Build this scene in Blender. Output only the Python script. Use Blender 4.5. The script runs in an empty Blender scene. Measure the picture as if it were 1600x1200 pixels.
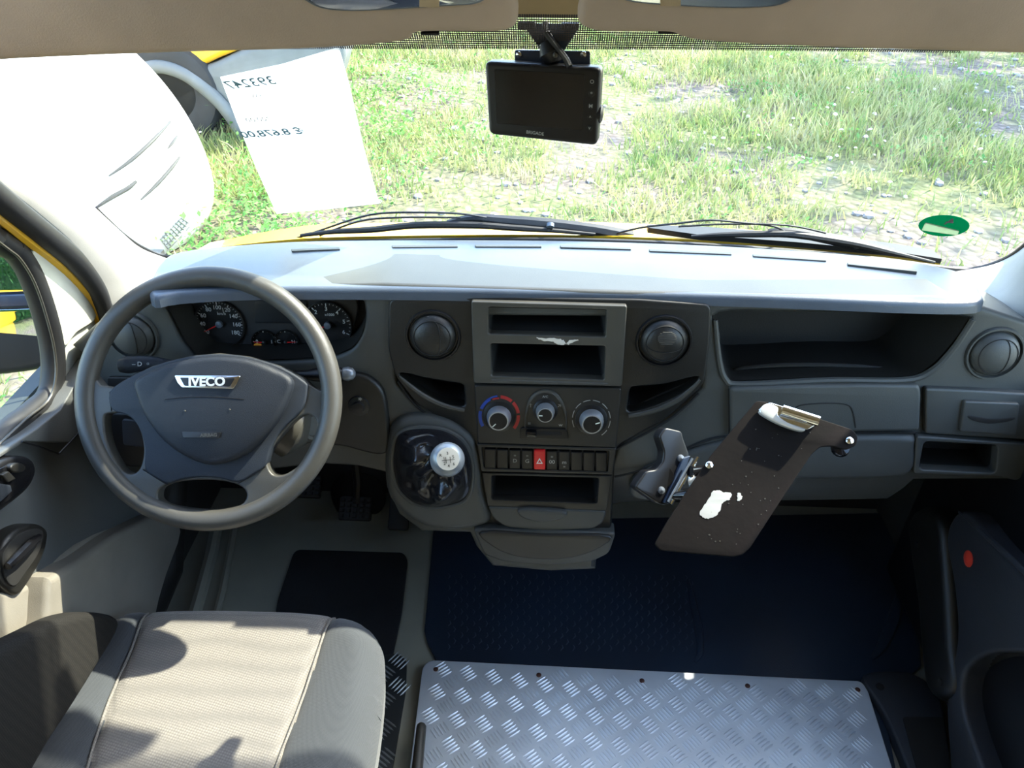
import bpy, bmesh, math, random
import numpy as np
from mathutils import Vector, Matrix, noise
from mathutils.bvhtree import BVHTree
random.seed(7)
rng = np.random.default_rng(7)
PI = math.pi
sc = bpy.context.scene
COL = sc.collection

# ------------------------------------------------------------------ camera, sky, sun, exposure
F = 1256.0
PITCH, YAW = math.radians(35.0), math.radians(2.7)
CAM = Vector((0.0, 0.0, 1.55))
cd = bpy.data.cameras.new('camera'); cam = bpy.data.objects.new('camera', cd); COL.objects.link(cam)
cd.sensor_width = 36.0; cd.lens = 36.0 * F / 1600.0; cd.clip_start = 0.02; cd.clip_end = 300
cam.location = CAM; cam.rotation_euler = (PI / 2 - PITCH, 0, YAW)
sc.camera = cam
RM = cam.rotation_euler.to_matrix()

world = bpy.data.worlds.new('world'); sc.world = world; world.use_nodes = True
wn = world.node_tree.nodes; wl = world.node_tree.links
for n_ in list(wn): wn.remove(n_)
sky = wn.new('ShaderNodeTexSky'); sky.sky_type = 'NISHITA'; sky.sun_disc = False
SUN_DIR = Vector((0.80, 0.50, 1.0)).normalized()
sky.sun_elevation = math.asin(SUN_DIR.z); sky.sun_rotation = math.atan2(SUN_DIR.x, SUN_DIR.y)
sky.air_density = 1.0; sky.dust_density = 1.2; sky.ozone_density = 1.6
bg = wn.new('ShaderNodeBackground'); bg.inputs['Strength'].default_value = 0.40
wo = wn.new('ShaderNodeOutputWorld')
wl.new(sky.outputs[0], bg.inputs[0]); wl.new(bg.outputs[0], wo.inputs[0])

sd = bpy.data.lights.new('sun', 'SUN'); sd.energy = 5.0; sd.angle = math.radians(0.8); sd.color = (1.0, 0.93, 0.80)
sun = bpy.data.objects.new('sun', sd); COL.objects.link(sun)
sun.rotation_euler = SUN_DIR.to_track_quat('Z', 'Y').to_euler(); sun.location = (6, 4, 8)

sc.view_settings.view_transform = 'Standard'; sc.view_settings.look = 'None'
sc.view_settings.exposure = 1.75; sc.view_settings.gamma = 1.0; sc.view_settings.use_curve_mapping = False
sc.cycles.max_bounces = 8; sc.cycles.transparent_max_bounces = 16; sc.cycles.use_denoising = True
sc.cycles.caustics_reflective = False; sc.cycles.caustics_refractive = False

# ------------------------------------------------------------------ helpers
def ray(px, py):
    return (RM @ Vector(((px - 800) / F, -(py - 600) / F, -1.0)))
def at_depth(px, py, d):
    return CAM + ray(px, py) * d

class Surf:
    """a flat working plane standing in the van; pixels of the photo are measured onto it"""
    def __init__(s, o, n, up=None):
        s.o = Vector(o); s.n = Vector(n).normalized()
        up = Vector(up) if up else (Vector((0, 0, 1)) if abs(s.n.z) < 0.95 else Vector((0, 1, 0)))
        if abs(s.n.z) >= 0.95 and up.y: s.U = Vector((1, 0, 0)) - s.n * s.n.x
        else: s.U = up.cross(s.n)
        s.U.normalize(); s.V = s.n.cross(s.U)
    def shift(s, w):
        r = Surf.__new__(Surf); r.o = s.o + s.n * w; r.n = s.n; r.U = s.U; r.V = s.V; return r
    def pt(s, p):
        if len(p) == 3: return Vector(p)
        d = ray(p[0], p[1]); t = (s.o - CAM).dot(s.n) / d.dot(s.n); return CAM + d * t
    def uv(s, p):
        q = s.pt(p) - s.o; return (q.dot(s.U), q.dot(s.V))
    def w(s, u, v, h=0.0): return s.o + s.U * u + s.V * v + s.n * h

def origin_of(o):
    v = Vector((0, 0, 0))
    while o: v += o.location; o = o.parent
    return v
def add(name, verts, faces, mat, parent=None, smooth=True, sharp=38, mats=None, mi=None, loc=None):
    verts = [Vector(v) for v in verts]
    if parent: org = origin_of(parent)
    elif loc is not None: org = Vector(loc)
    else:
        a = np.array([tuple(v) for v in verts]); org = Vector(((a[:, 0].min() + a[:, 0].max()) / 2, (a[:, 1].min() + a[:, 1].max()) / 2, a[:, 2].min()))
    me = bpy.data.meshes.new(name); me.from_pydata([tuple(v - org) for v in verts], [], faces)
    o = bpy.data.objects.new(name, me); COL.objects.link(o)
    if parent: o.parent = parent
    else: o.location = org
    for m in (mats or [mat]): me.materials.append(m)
    if mi: me.polygons.foreach_set('material_index', mi)
    if smooth:
        me.polygons.foreach_set('use_smooth', [True] * len(me.polygons))
        me.set_sharp_from_angle(angle=math.radians(sharp))
    me.update()
    return o
def tag(o, label=None, cat=None, group=None, kind=None):
    if label: o['label'] = label
    if cat: o['category'] = cat
    if group: o['group'] = group
    if kind: o['kind'] = kind
    return o
def thing(name, loc, label, cat, group=None, kind=None):
    o = bpy.data.objects.new(name, None); COL.objects.link(o); o.location = loc; o.empty_display_size = 0.05
    return tag(o, label, cat, group, kind)

def rc(pts, r=6, n=5):
    """round the corners of a pixel polygon; a point may carry its own radius as third tuple item ('r', value)"""
    out = []; N = len(pts)
    for i in range(N):
        p = Vector(pts[i][:2]); a = Vector(pts[i - 1][:2]); b = Vector(pts[(i + 1) % N][:2])
        da, db = (a - p), (b - p); la, lb = da.length, db.length
        rr = min(r, la * 0.48, lb * 0.48)
        if rr < 0.3: out.append(tuple(p)); continue
        p0 = p + da / la * rr; p1 = p + db / lb * rr
        for k in range(n + 1):
            t = k / n; q = p0 * (1 - t) ** 2 + p * 2 * t * (1 - t) + p1 * t * t; out.append(tuple(q))
    return out
def cr(pts, n=5, closed=True):
    """Catmull-Rom through points of any dimension"""
    P = [Vector(p) for p in pts]; N = len(P); out = []
    rg = range(N) if closed else range(N - 1)
    for i in rg:
        if closed: a, b, c, d = P[i - 1], P[i], P[(i + 1) % N], P[(i + 2) % N]
        else: a, b, c, d = P[max(i - 1, 0)], P[i], P[i + 1], P[min(i + 2, N - 1)]
        for k in range(n):
            t = k / n
            out.append(0.5 * ((2 * b) + (c - a) * t + (2 * a - 5 * b + 4 * c - d) * t * t + (3 * b - a - 3 * c + d) * t ** 3))
    if not closed: out.append(P[-1])
    return [tuple(q) for q in out]
def jag(pts, a):
    """a torn outline: extra points pushed in and out at random"""
    q = cr(pts, 5); return [(x + random.uniform(-a, a), y + random.uniform(-a, a)) for x, y in q]
def circ(cx, cy, rx, ry=None, n=28, a0=0):
    ry = ry or rx
    return [(cx + rx * math.cos(a0 + 2 * PI * k / n), cy + ry * math.sin(a0 + 2 * PI * k / n)) for k in range(n)]

def curve_mesh(loops, extrude=0.0, bevel=0.0, res=2):
    cu = bpy.data.curves.new('tmp', 'CURVE'); cu.dimensions = '2D'; cu.fill_mode = 'BOTH' if extrude > 0 or bevel > 0 else 'FRONT'
    for lp in loops:
        sp = cu.splines.new('POLY'); sp.points.add(len(lp) - 1)
        for i, q in enumerate(lp): sp.points[i].co = (q[0], q[1], 0, 1)
        sp.use_cyclic_u = True
    cu.extrude = extrude; cu.bevel_depth = bevel; cu.bevel_resolution = res; cu.offset = -bevel
    ob = bpy.data.objects.new('tmp', cu); me = bpy.data.meshes.new_from_object(ob)
    bpy.data.objects.remove(ob); bpy.data.curves.remove(cu)
    return me
def area2(lp):
    return sum(lp[i - 1][0] * lp[i][1] - lp[i][0] * lp[i - 1][1] for i in range(len(lp))) / 2
def gridcut(bm, step):
    xs = [v.co.x for v in bm.verts]; ys = [v.co.y for v in bm.verts]
    for ax, lo, hi in ((0, min(xs), max(xs)), (1, min(ys), max(ys))):
        k = math.floor(lo / step) + 1
        while k * step < hi:
            co = (k * step, 0, 0) if ax == 0 else (0, k * step, 0); no = (1, 0, 0) if ax == 0 else (0, 1, 0)
            bmesh.ops.bisect_plane(bm, geom=bm.verts[:] + bm.edges[:] + bm.faces[:], plane_co=co, plane_no=no, dist=1e-7)
            k += 1
def inset(lp, b):
    """move a CCW loop inwards by b, collapsing what would turn inside out"""
    P = np.array(lp); E = np.roll(P, -1, 0) - P; L = np.maximum(np.sqrt((E ** 2).sum(1)), 1e-9); D = E / L[:, None]
    Nn = np.stack([-D[:, 1], D[:, 0]], 1); Np = np.roll(Nn, 1, 0); B = Nn + Np; bl = np.sqrt((B ** 2).sum(1)); bl = np.maximum(bl, 1e-6); B = B / bl[:, None]
    k = np.minimum(1.0 / np.maximum((B * Nn).sum(1), 0.3), 1.6); Q = P + B * (b * k)[:, None]
    for _ in range(30):
        E2 = np.roll(Q, -1, 0) - Q; bad = np.where((E2 * D).sum(1) < -1e-9)[0]
        if not len(bad): break
        for i in bad:
            j = (i + 1) % len(Q); m_ = (Q[i] + Q[j]) / 2; Q[i] = m_; Q[j] = m_
    return Q
def panel_geo(S, outer, holes=(), w0=0.0, w1=0.01, bevel=0.003, grid=None, wf=None, res=2):
    S1 = S.shift(w1)
    loops = []
    for n_, lp in enumerate([outer] + list(holes)):
        q = [S1.uv(p) for p in lp]; q = [p for i, p in enumerate(q) if math.hypot(p[0] - q[i - 1][0], p[1] - q[i - 1][1]) > 1e-5]
        if (area2(q) < 0) == (n_ == 0): q.reverse()
        loops.append(q)
    th = abs(w1 - w0); b = min(bevel, th * 0.49)
    def clean(lp):
        o = []
        for p in lp:
            if not o or math.hypot(p[0] - o[-1][0], p[1] - o[-1][1]) > 2e-6: o.append(p)
        while len(o) > 3 and math.hypot(o[0][0] - o[-1][0], o[0][1] - o[-1][1]) < 2e-6: o.pop()
        return o
    for _ in range(6):                                             # a bevel too wide for the outline is narrowed
        lps = [clean([tuple(q) for q in inset(lp, b)]) for lp in loops]
        want = sum(area2(l) for l in lps); me = curve_mesh(lps); got = sum(p.area for p in me.polygons); bpy.data.meshes.remove(me)
        if abs(got - want) < 0.01 * abs(want): break
        b *= 0.6
    K = res + 2; V = []; Fc = []; inner = []
    for lp in loops:
        base = len(V); N = len(lp); rings = []
        for k in range(K + 1):
            a = PI / 2 * k / K; rings.append((b * (1 - math.cos(a)), -b + b * math.sin(a)))
        R = [(0.0, -th)] + rings
        for off, h in R:
            Q = inset(lp, off) if off > 1e-7 else np.array(lp)
            V += [(q[0], q[1], h) for q in Q]
        inner.append([tuple(q) for q in Q])
        for r in range(len(R) - 1):
            for i in range(N):
                j = (i + 1) % N; Fc.append([base + r * N + i, base + r * N + j, base + (r + 1) * N + j, base + (r + 1) * N + i])
    for lps, h in (([clean(l) for l in inner], 0.0), (loops, -th)):
        me = curve_mesh(lps); base = len(V); V += [(v.co.x, v.co.y, h) for v in me.vertices]; Fc += [[i + base for i in p.vertices] for p in me.polygons]; bpy.data.meshes.remove(me)
    if grid:
        me = bpy.data.meshes.new('t'); me.from_pydata(V, [], Fc); bm = bmesh.new(); bm.from_mesh(me); bpy.data.meshes.remove(me)
        bmesh.ops.remove_doubles(bm, verts=bm.verts, dist=3e-6); bmesh.ops.recalc_face_normals(bm, faces=bm.faces); gridcut(bm, grid)
    else:
        me = bpy.data.meshes.new('t'); me.from_pydata(V, [], Fc); bm = bmesh.new(); bm.from_mesh(me); bpy.data.meshes.remove(me)
        bmesh.ops.remove_doubles(bm, verts=bm.verts, dist=3e-6); bmesh.ops.recalc_face_normals(bm, faces=bm.faces)
    vs = []
    for v in bm.verts:
        p = S1.w(v.co.x, v.co.y, v.co.z)
        if wf: p = p + S.n * wf(p)
        vs.append(p)
    bm.verts.index_update()
    fs = [[v.index for v in f.verts] for f in bm.faces]
    bm.free()
    return vs, fs
def panel(name, S, outer, holes=(), w0=0.0, w1=0.01, bevel=0.003, mat=None, parent=None, grid=None, wf=None, res=2, sharp=38):
    vs, fs = panel_geo(S, outer, holes, w0, w1, bevel, grid, wf, res)
    return add(name, vs, fs, mat, parent, sharp=sharp)
def bucket_geo(S, lp, w0, depth, k=0.94, shift=(0, 0)):
    S1 = S.shift(w0); uv = [S1.uv(p) for p in lp]
    cx = sum(u[0] for u in uv) / len(uv); cy = sum(u[1] for u in uv) / len(uv)
    N = len(uv)
    vs = [S1.w(u[0], u[1], 0.0) for u in uv]
    vs += [S1.w(cx + (u[0] - cx) * k + shift[0], cy + (u[1] - cy) * k + shift[1], -depth) for u in uv]
    fs = [[i, (i + 1) % N, N + (i + 1) % N, N + i] for i in range(N)] + [list(range(N, 2 * N))]
    return vs, fs
def bucket(name, S, lp, w0, depth, mat, parent, k=0.94, shift=(0, 0)):
    vs, fs = bucket_geo(S, lp, w0, depth, k, shift); return add(name, vs, fs, mat, parent)
def merge(*geos):
    V = []; Fc = []
    for v, f in geos:
        b = len(V); V += list(v); Fc += [[i + b for i in q] for q in f]
    return V, Fc
def tube_geo(pts, r, seg=10, closed=False, flat=1.0, fdir=None):
    P = [Vector(p) for p in pts]; N = len(P)
    rs = r if isinstance(r, (list, tuple)) else [r] * N
    if len(rs) != N:
        rs = [np.interp(i / (N - 1), np.linspace(0, 1, len(rs)), rs) for i in range(N)]
    vs = []; fs = []; nrm = None
    for i in range(N):
        if closed: t = (P[(i + 1) % N] - P[i - 1])
        else: t = P[min(i + 1, N - 1)] - P[max(i - 1, 0)]
        t = t.normalized()
        if fdir is not None: nrm = Vector(fdir) - t * Vector(fdir).dot(t)
        elif nrm is None:
            a = Vector((0, 0, 1)) if abs(t.z) < 0.9 else Vector((1, 0, 0)); nrm = a - t * a.dot(t)
        else: nrm = nrm - t * nrm.dot(t)
        nrm.normalize(); b = t.cross(nrm)
        for k in range(seg):
            a = 2 * PI * k / seg; vs.append(P[i] + (nrm * math.cos(a) * flat + b * math.sin(a)) * rs[i])
    for i in range(N if closed else N - 1):
        j = (i + 1) % N
        for k in range(seg):
            fs.append([i * seg + k, i * seg + (k + 1) % seg, j * seg + (k + 1) % seg, j * seg + k])
    if not closed: fs += [list(range(seg))[::-1], [(N - 1) * seg + k for k in range(seg)]]
    return vs, fs
def lathe_geo(c, axis, prof, seg=32, up=None):
    """prof: list of (radius, height along axis)"""
    c = Vector(c); ax = Vector(axis).normalized(); a = Vector(up) if up else (Vector((0, 0, 1)) if abs(ax.z) < 0.9 else Vector((0, 1, 0)))
    e1 = (a - ax * a.dot(ax)).normalized(); e2 = ax.cross(e1)
    vs = []; fs = []
    for r, h in prof:
        for k in range(seg):
            t = 2 * PI * k / seg; vs.append(c + ax * h + (e1 * math.cos(t) + e2 * math.sin(t)) * r)
    for i in range(len(prof) - 1):
        for k in range(seg): fs.append([i * seg + k, i * seg + (k + 1) % seg, (i + 1) * seg + (k + 1) % seg, (i + 1) * seg + k])
    if prof[0][0] > 1e-4: fs.append(list(range(seg)))
    if prof[-1][0] > 1e-4: fs.append([(len(prof) - 1) * seg + k for k in range(seg)])
    return vs, fs
def box_geo(c, x, y, z, b=0.0, rot=None):
    """box of full sizes x,y,z about c, optional bevel and rotation matrix"""
    bm = bmesh.new(); bmesh.ops.create_cube(bm, size=1.0)
    for v in bm.verts: v.co = Vector((v.co.x * x, v.co.y * y, v.co.z * z))
    if b > 0: bmesh.ops.bevel(bm, geom=bm.edges[:], offset=b, segments=2, affect='EDGES', profile=0.5)
    if rot is not None:
        for v in bm.verts: v.co = rot @ v.co
    vs = [v.co + Vector(c) for v in bm.verts]; bm.verts.index_update()
    fs = [[v.index for v in f.verts] for f in bm.faces]; bm.free(); return vs, fs
def frame_rot(S):
    return Matrix((S.U, S.V, S.n)).transposed()
def text_geo(s, size, S, px, h=0.0, ext=0.0, mirror=False, ang=0.0, align='CENTER', xs=1.0, org=None, bold=0.012):
    cu = bpy.data.curves.new('t', 'FONT'); cu.body = s; cu.size = size; cu.extrude = ext; cu.align_x = align; cu.align_y = 'CENTER'
    cu.resolution_u = 3; cu.offset = size * bold
    ob = bpy.data.objects.new('t', cu); me = bpy.data.meshes.new_from_object(ob)
    bpy.data.objects.remove(ob); bpy.data.curves.remove(cu)
    u0, v0 = org if org is not None else S.shift(h).uv(px)
    ca, sa = math.cos(ang), math.sin(ang); vs = []
    for v in me.vertices:
        x, y = v.co.x * xs * (-1 if mirror else 1), v.co.y
        vs.append(S.w(u0 + x * ca - y * sa, v0 + x * sa + y * ca, h + v.co.z))
    fs = [list(p.vertices) for p in me.polygons]; bpy.data.meshes.remove(me); return vs, fs
def px_tube(S, pts, r, seg=8, w=0.0, closed=False, n=5, smooth=True, flat=1.0):
    q = cr(pts, n, closed) if smooth else pts
    return tube_geo([S.shift(w).pt(p[:2]) for p in q], r, seg, closed, flat)

# ------------------------------------------------------------------ materials
def pbr(name, col, rough=0.5, metal=0.0, var=0.06, vscale=8.0, bump=0.0, bscale=400.0, spec=0.5, col2=None, coat=0.0):
    m = bpy.data.materials.new(name); m.use_nodes = True; nt = m.node_tree; b = nt.nodes['Principled BSDF']
    b.inputs['Roughness'].default_value = rough; b.inputs['Metallic'].default_value = metal
    b.inputs['Specular IOR Level'].default_value = spec; b.inputs['Coat Weight'].default_value = coat
    tc = nt.nodes.new('ShaderNodeTexCoord'); nz = nt.nodes.new('ShaderNodeTexNoise'); nz.inputs['Scale'].default_value = vscale; nz.inputs['Detail'].default_value = 5
    rp = nt.nodes.new('ShaderNodeValToRGB'); c2 = col2 or tuple(min(1, c * (1 + var * 3)) for c in col)
    c1 = col if col2 else tuple(c * (1 - var) for c in col)
    rp.color_ramp.elements[0].position = 0.35; rp.color_ramp.elements[1].position = 0.7
    rp.color_ramp.elements[0].color = (*c1, 1); rp.color_ramp.elements[1].color = (*c2, 1)
    nt.links.new(tc.outputs['Object'], nz.inputs['Vector']); nt.links.new(nz.outputs['Fac'], rp.inputs['Fac']); nt.links.new(rp.outputs['Color'], b.inputs['Base Color'])
    if bump > 0:
        n2 = nt.nodes.new('ShaderNodeTexNoise'); n2.inputs['Scale'].default_value = bscale; n2.inputs['Detail'].default_value = 2
        bp = nt.nodes.new('ShaderNodeBump'); bp.inputs['Strength'].default_value = bump; bp.inputs['Distance'].default_value = 0.001
        nt.links.new(tc.outputs['Object'], n2.inputs['Vector']); nt.links.new(n2.outputs['Fac'], bp.inputs['Height']); nt.links.new(bp.outputs['Normal'], b.inputs['Normal'])
    return m
M = {}
M['shell'] = pbr('grey_plastic', (0.052, 0.054, 0.050), 0.48, bump=0.35, bscale=900)
M['fascia'] = pbr('dark_plastic', (0.0095, 0.009, 0.008), 0.42, bump=0.3, bscale=900)
M['frame'] = pbr('frame_plastic', (0.054, 0.051, 0.043), 0.36, bump=0.2, bscale=900)
M['climate'] = pbr('climate_plastic', (0.019, 0.0175, 0.015), 0.42, bump=0.2, bscale=900)
M['top'] = pbr('dash_top_plastic', (0.062, 0.080, 0.108), 0.36, bump=0.3, bscale=700, spec=0.6)
M['black'] = pbr('black_plastic', (0.004, 0.004, 0.005), 0.4)
M['blackgloss'] = pbr('black_gloss', (0.006, 0.006, 0.007), 0.12)
M['matte'] = pbr('matte_black', (0.010, 0.009, 0.008), 0.85)
M['recess'] = pbr('recess_brown', (0.011, 0.010, 0.008), 0.6, bump=0.3)
M['chrome'] = pbr('chrome', (0.75, 0.77, 0.78), 0.14, 1.0, var=0.02)
M['knobmetal'] = pbr('knob_metal', (0.55, 0.58, 0.62), 0.3, 0.8, var=0.02)
M['treadglint'] = pbr('tread_glint', (0.28, 0.30, 0.30), 0.35, 0.5)  # glint of the ribs put into a lighter colour than the plate
M['fleck'] = pbr('mat_fleck', (0.040, 0.055, 0.080), 0.3, 0.0)
M['silver'] = pbr('silver_plastic', (0.15, 0.17, 0.20), 0.35, 0.4, var=0.02)
M['wheelrim'] = pbr('wheel_rim', (0.060, 0.057, 0.050), 0.34, bump=0.35, bscale=1200)
M['wheelhub'] = pbr('wheel_hub', (0.022, 0.027, 0.036), 0.5, spec=0.3, bump=0.5, bscale=1200)
M['airbag'] = pbr('airbag_plastic', (0.015, 0.018, 0.024), 0.48, spec=0.3, bump=0.5, bscale=1000)
M['leather'] = pbr('boot_leather', (0.010, 0.010, 0.012), 0.22, bump=0.4, bscale=300, coat=0.3)
M['floor'] = pbr('floor_paint', (0.27, 0.27, 0.215), 0.42, var=0.2, vscale=6, bump=0.2, bscale=60, col2=(0.34, 0.33, 0.26))
M['mat'] = pbr('black_mat', (0.010, 0.010, 0.011), 0.6, bump=0.8, bscale=120, col2=(0.02, 0.02, 0.022))
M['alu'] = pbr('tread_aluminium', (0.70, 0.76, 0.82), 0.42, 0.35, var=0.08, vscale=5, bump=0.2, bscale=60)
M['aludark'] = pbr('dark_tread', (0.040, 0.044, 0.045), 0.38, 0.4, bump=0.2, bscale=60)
M['headliner'] = pbr('visor_vinyl', (0.44, 0.34, 0.26), 0.75, var=0.05, bump=0.3, bscale=500)
M['ceiling'] = pbr('ceiling_cloth', (0.42, 0.32, 0.20), 0.9, bump=0.3)
M['pillar'] = pbr('pillar_trim', (0.30, 0.29, 0.27), 0.6, bump=0.2, bscale=600)
M['door'] = pbr('door_plastic', (0.085, 0.088, 0.086), 0.5, bump=0.4, bscale=700)
M['doorframe'] = pbr('door_frame_paint', (0.52, 0.52, 0.44), 0.55)
M['doorlow'] = pbr('door_lower_plastic', (0.20, 0.18, 0.15), 0.5, bump=0.3, bscale=700)
M['rubber'] = pbr('rubber', (0.012, 0.012, 0.013), 0.55)
M['yellow'] = pbr('yellow_paint', (0.80, 0.45, 0.02), 0.28, var=0.02, coat=0.4)
M['white'] = pbr('white_paint', (0.83, 0.83, 0.80), 0.25, var=0.01, coat=0.4)
M['bumper'] = pbr('grey_bumper', (0.16, 0.17, 0.17), 0.55)
M['tyre'] = pbr('tyre', (0.03, 0.03, 0.032), 0.7, bump=0.5, bscale=60)
M['red'] = pbr('red_button', (0.72, 0.02, 0.02), 0.35)
M['reflred'] = pbr('red_reflector', (0.62, 0.05, 0.03), 0.3)
M['orange'] = pbr('orange_mark', (0.75, 0.28, 0.02), 0.4)
M['redprint'] = pbr('red_print', (0.40, 0.02, 0.02), 0.5)
M['blueprint'] = pbr('blue_print', (0.01, 0.05, 0.30), 0.5)
M['print'] = pbr('grey_print', (0.33, 0.33, 0.31), 0.5)
M['dialprint'] = pbr('dial_print', (0.50, 0.50, 0.48), 0.5)
M['dial'] = pbr('dial_face', (0.020, 0.018, 0.017), 0.5)
M['ink'] = pbr('ink', (0.16, 0.30, 0.38), 0.7)
M['board'] = pbr('board_brown', (0.006, 0.0045, 0.004), 0.75, var=0.2, bump=0.3, bscale=90, col2=(0.012, 0.009, 0.008), spec=0.12)
M['palemetal'] = pbr('bright_patch', (0.85, 0.85, 0.82), 0.2, 0.5)  # pale metallic tone shared by bright marks, letters and small metal parts
M['green'] = pbr('sticker_green', (0.02, 0.33, 0.18), 0.5)
M['stickerwhite'] = pbr('sticker_white', (0.80, 0.85, 0.75), 0.5)
M['rust'] = pbr('screw_head', (0.09, 0.04, 0.03), 0.5, 0.5)
M['screen'] = pbr('screen', (0.008, 0.008, 0.010), 0.16)
M['bracket'] = pbr('bracket_paint', (0.025, 0.04, 0.075), 0.35)
M['pocketblue'] = pbr('floor_trim', (0.026, 0.028, 0.034), 0.5, bump=0.3)

def mat_rubberfloor():
    m = pbr('floor_rubber', (0.017, 0.024, 0.038), 0.36, var=0.1, vscale=3, spec=0.6, bump=0.3, bscale=300, col2=(0.019, 0.034, 0.060))
    return m
M['rubberfloor'] = mat_rubberfloor()
def mat_fabric(name, c1, c2, scale, bump=0.5):
    m = bpy.data.materials.new(name); m.use_nodes = True; nt = m.node_tree; b = nt.nodes['Principled BSDF']
    b.inputs['Roughness'].default_value = 0.9; b.inputs['Sheen Weight'].default_value = 0.25 if c1[0] > 0.05 else 0.0; b.inputs['Specular IOR Level'].default_value = 0.2
    tc = nt.nodes.new('ShaderNodeTexCoord'); mp = nt.nodes.new('ShaderNodeMapping'); mp.inputs['Rotation'].default_value = (0, 0, math.radians(14))
    vo = nt.nodes.new('ShaderNodeTexVoronoi'); vo.inputs['Scale'].default_value = scale; vo.inputs['Randomness'].default_value = 0.12
    rp = nt.nodes.new('ShaderNodeValToRGB'); rp.color_ramp.elements[0].position = 0.15; rp.color_ramp.elements[1].position = 0.6
    rp.color_ramp.elements[0].color = (*c1, 1); rp.color_ramp.elements[1].color = (*c2, 1)
    bp = nt.nodes.new('ShaderNodeBump'); bp.inputs['Strength'].default_value = bump; bp.inputs['Distance'].default_value = 0.002; bp.invert = True
    nz = nt.nodes.new('ShaderNodeTexNoise'); nz.inputs['Scale'].default_value = 5; mx = nt.nodes.new('ShaderNodeMix'); mx.data_type = 'RGBA'; mx.blend_type = 'MULTIPLY'
    mx.inputs[0].default_value = 0.12
    L = nt.links
    L.new(tc.outputs['Object'], mp.inputs['Vector']); L.new(mp.outputs[0], vo.inputs['Vector']); L.new(vo.outputs['Distance'], rp.inputs[0]); L.new(vo.outputs['Distance'], bp.inputs['Height'])
    L.new(tc.outputs['Object'], nz.inputs['Vector']); L.new(rp.outputs[0], mx.inputs[6]); L.new(nz.outputs['Fac'], mx.inputs[7]); L.new(mx.outputs[2], b.inputs['Base Color']); L.new(bp.outputs[0], b.inputs['Normal'])
    return m
M['seatmid'] = mat_fabric('seat_centre_cloth', (0.28, 0.255, 0.225), (0.19, 0.175, 0.16), 230)
M['seatside'] = mat_fabric('seat_side_cloth', (0.070, 0.075, 0.082), (0.055, 0.060, 0.068), 500, 0.3)
M['seatdark'] = mat_fabric('seat_dark_cloth', (0.022, 0.020, 0.017), (0.014, 0.013, 0.012), 300, 0.3)

def mat_glass(name, tint=(1, 1, 1), refl=1.0, rough=0.0):
    """thin pane: lets light straight through and mirrors a little at grazing angles"""
    m = bpy.data.materials.new(name); m.use_nodes = True; nt = m.node_tree; nt.nodes.remove(nt.nodes['Principled BSDF'])
    out = nt.nodes['Material Output']; t = nt.nodes.new('ShaderNodeBsdfTransparent'); t.inputs[0].default_value = (*tint, 1)
    g = nt.nodes.new('ShaderNodeBsdfGlossy'); g.inputs['Roughness'].default_value = rough
    fr = nt.nodes.new('ShaderNodeLayerWeight'); fr.inputs[0].default_value = 0.5
    pw = nt.nodes.new('ShaderNodeMath'); pw.operation = 'POWER'; pw.inputs[1].default_value = 5.0
    mu = nt.nodes.new('ShaderNodeMath'); mu.operation = 'MULTIPLY_ADD'; mu.inputs[1].default_value = 0.6 * refl; mu.inputs[2].default_value = 0.02 * refl
    mx = nt.nodes.new('ShaderNodeMixShader'); L = nt.links
    L.new(fr.outputs['Facing'], pw.inputs[0]); L.new(pw.outputs[0], mu.inputs[0]); L.new(mu.outputs[0], mx.inputs[0]); L.new(t.outputs[0], mx.inputs[1]); L.new(g.outputs[0], mx.inputs[2]); L.new(mx.outputs[0], out.inputs[0])
    return m
M['glass'] = mat_glass('window_glass', (0.95, 0.98, 0.96), 0.5)
M['dialglass'] = mat_glass('dial_glass', (0.9, 0.9, 0.9), 0.7, 0.05)
def mat_mirror():
    m = pbr('mirror_glass', (0.62, 0.68, 0.72), 0.02, 1.0, var=0.0); return m
M['mirror'] = mat_mirror()
def mat_band():
    m = bpy.data.materials.new('dotted_band'); m.use_nodes = True; nt = m.node_tree; nt.nodes.remove(nt.nodes['Principled BSDF'])
    out = nt.nodes['Material Output']; t = nt.nodes.new('ShaderNodeBsdfTransparent'); d = nt.nodes.new('ShaderNodeBsdfDiffuse'); d.inputs[0].default_value = (0.10, 0.09, 0.10, 1)
    tc = nt.nodes.new('ShaderNodeTexCoord'); vo = nt.nodes.new('ShaderNodeTexVoronoi'); vo.inputs['Scale'].default_value = 330; vo.inputs['Randomness'].default_value = 0
    ma = nt.nodes.new('ShaderNodeMath'); ma.operation = 'LESS_THAN'; ma.inputs[1].default_value = 0.52
    mx = nt.nodes.new('ShaderNodeMixShader'); L = nt.links
    L.new(tc.outputs['Object'], vo.inputs['Vector']); L.new(vo.outputs['Distance'], ma.inputs[0]); L.new(ma.outputs[0], mx.inputs[0]); L.new(t.outputs[0], mx.inputs[1]); L.new(d.outputs[0], mx.inputs[2]); L.new(mx.outputs[0], out.inputs[0])
    return m
M['band'] = mat_band()
def mat_paper(name='paper', ct=(0.92, 0.95, 0.97), cd_=(0.85, 0.87, 0.88)):
    m = bpy.data.materials.new(name); m.use_nodes = True; nt = m.node_tree; nt.nodes.remove(nt.nodes['Principled BSDF'])
    out = nt.nodes['Material Output']; t = nt.nodes.new('ShaderNodeBsdfTranslucent'); t.inputs[0].default_value = (*ct, 1)
    d = nt.nodes.new('ShaderNodeBsdfDiffuse'); d.inputs[0].default_value = (*cd_, 1); mx = nt.nodes.new('ShaderNodeMixShader'); mx.inputs[0].default_value = 0.35
    L = nt.links; L.new(t.outputs[0], mx.inputs[1]); L.new(d.outputs[0], mx.inputs[2]); L.new(mx.outputs[0], out.inputs[0]); return m
M['paper'] = mat_paper()
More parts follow.
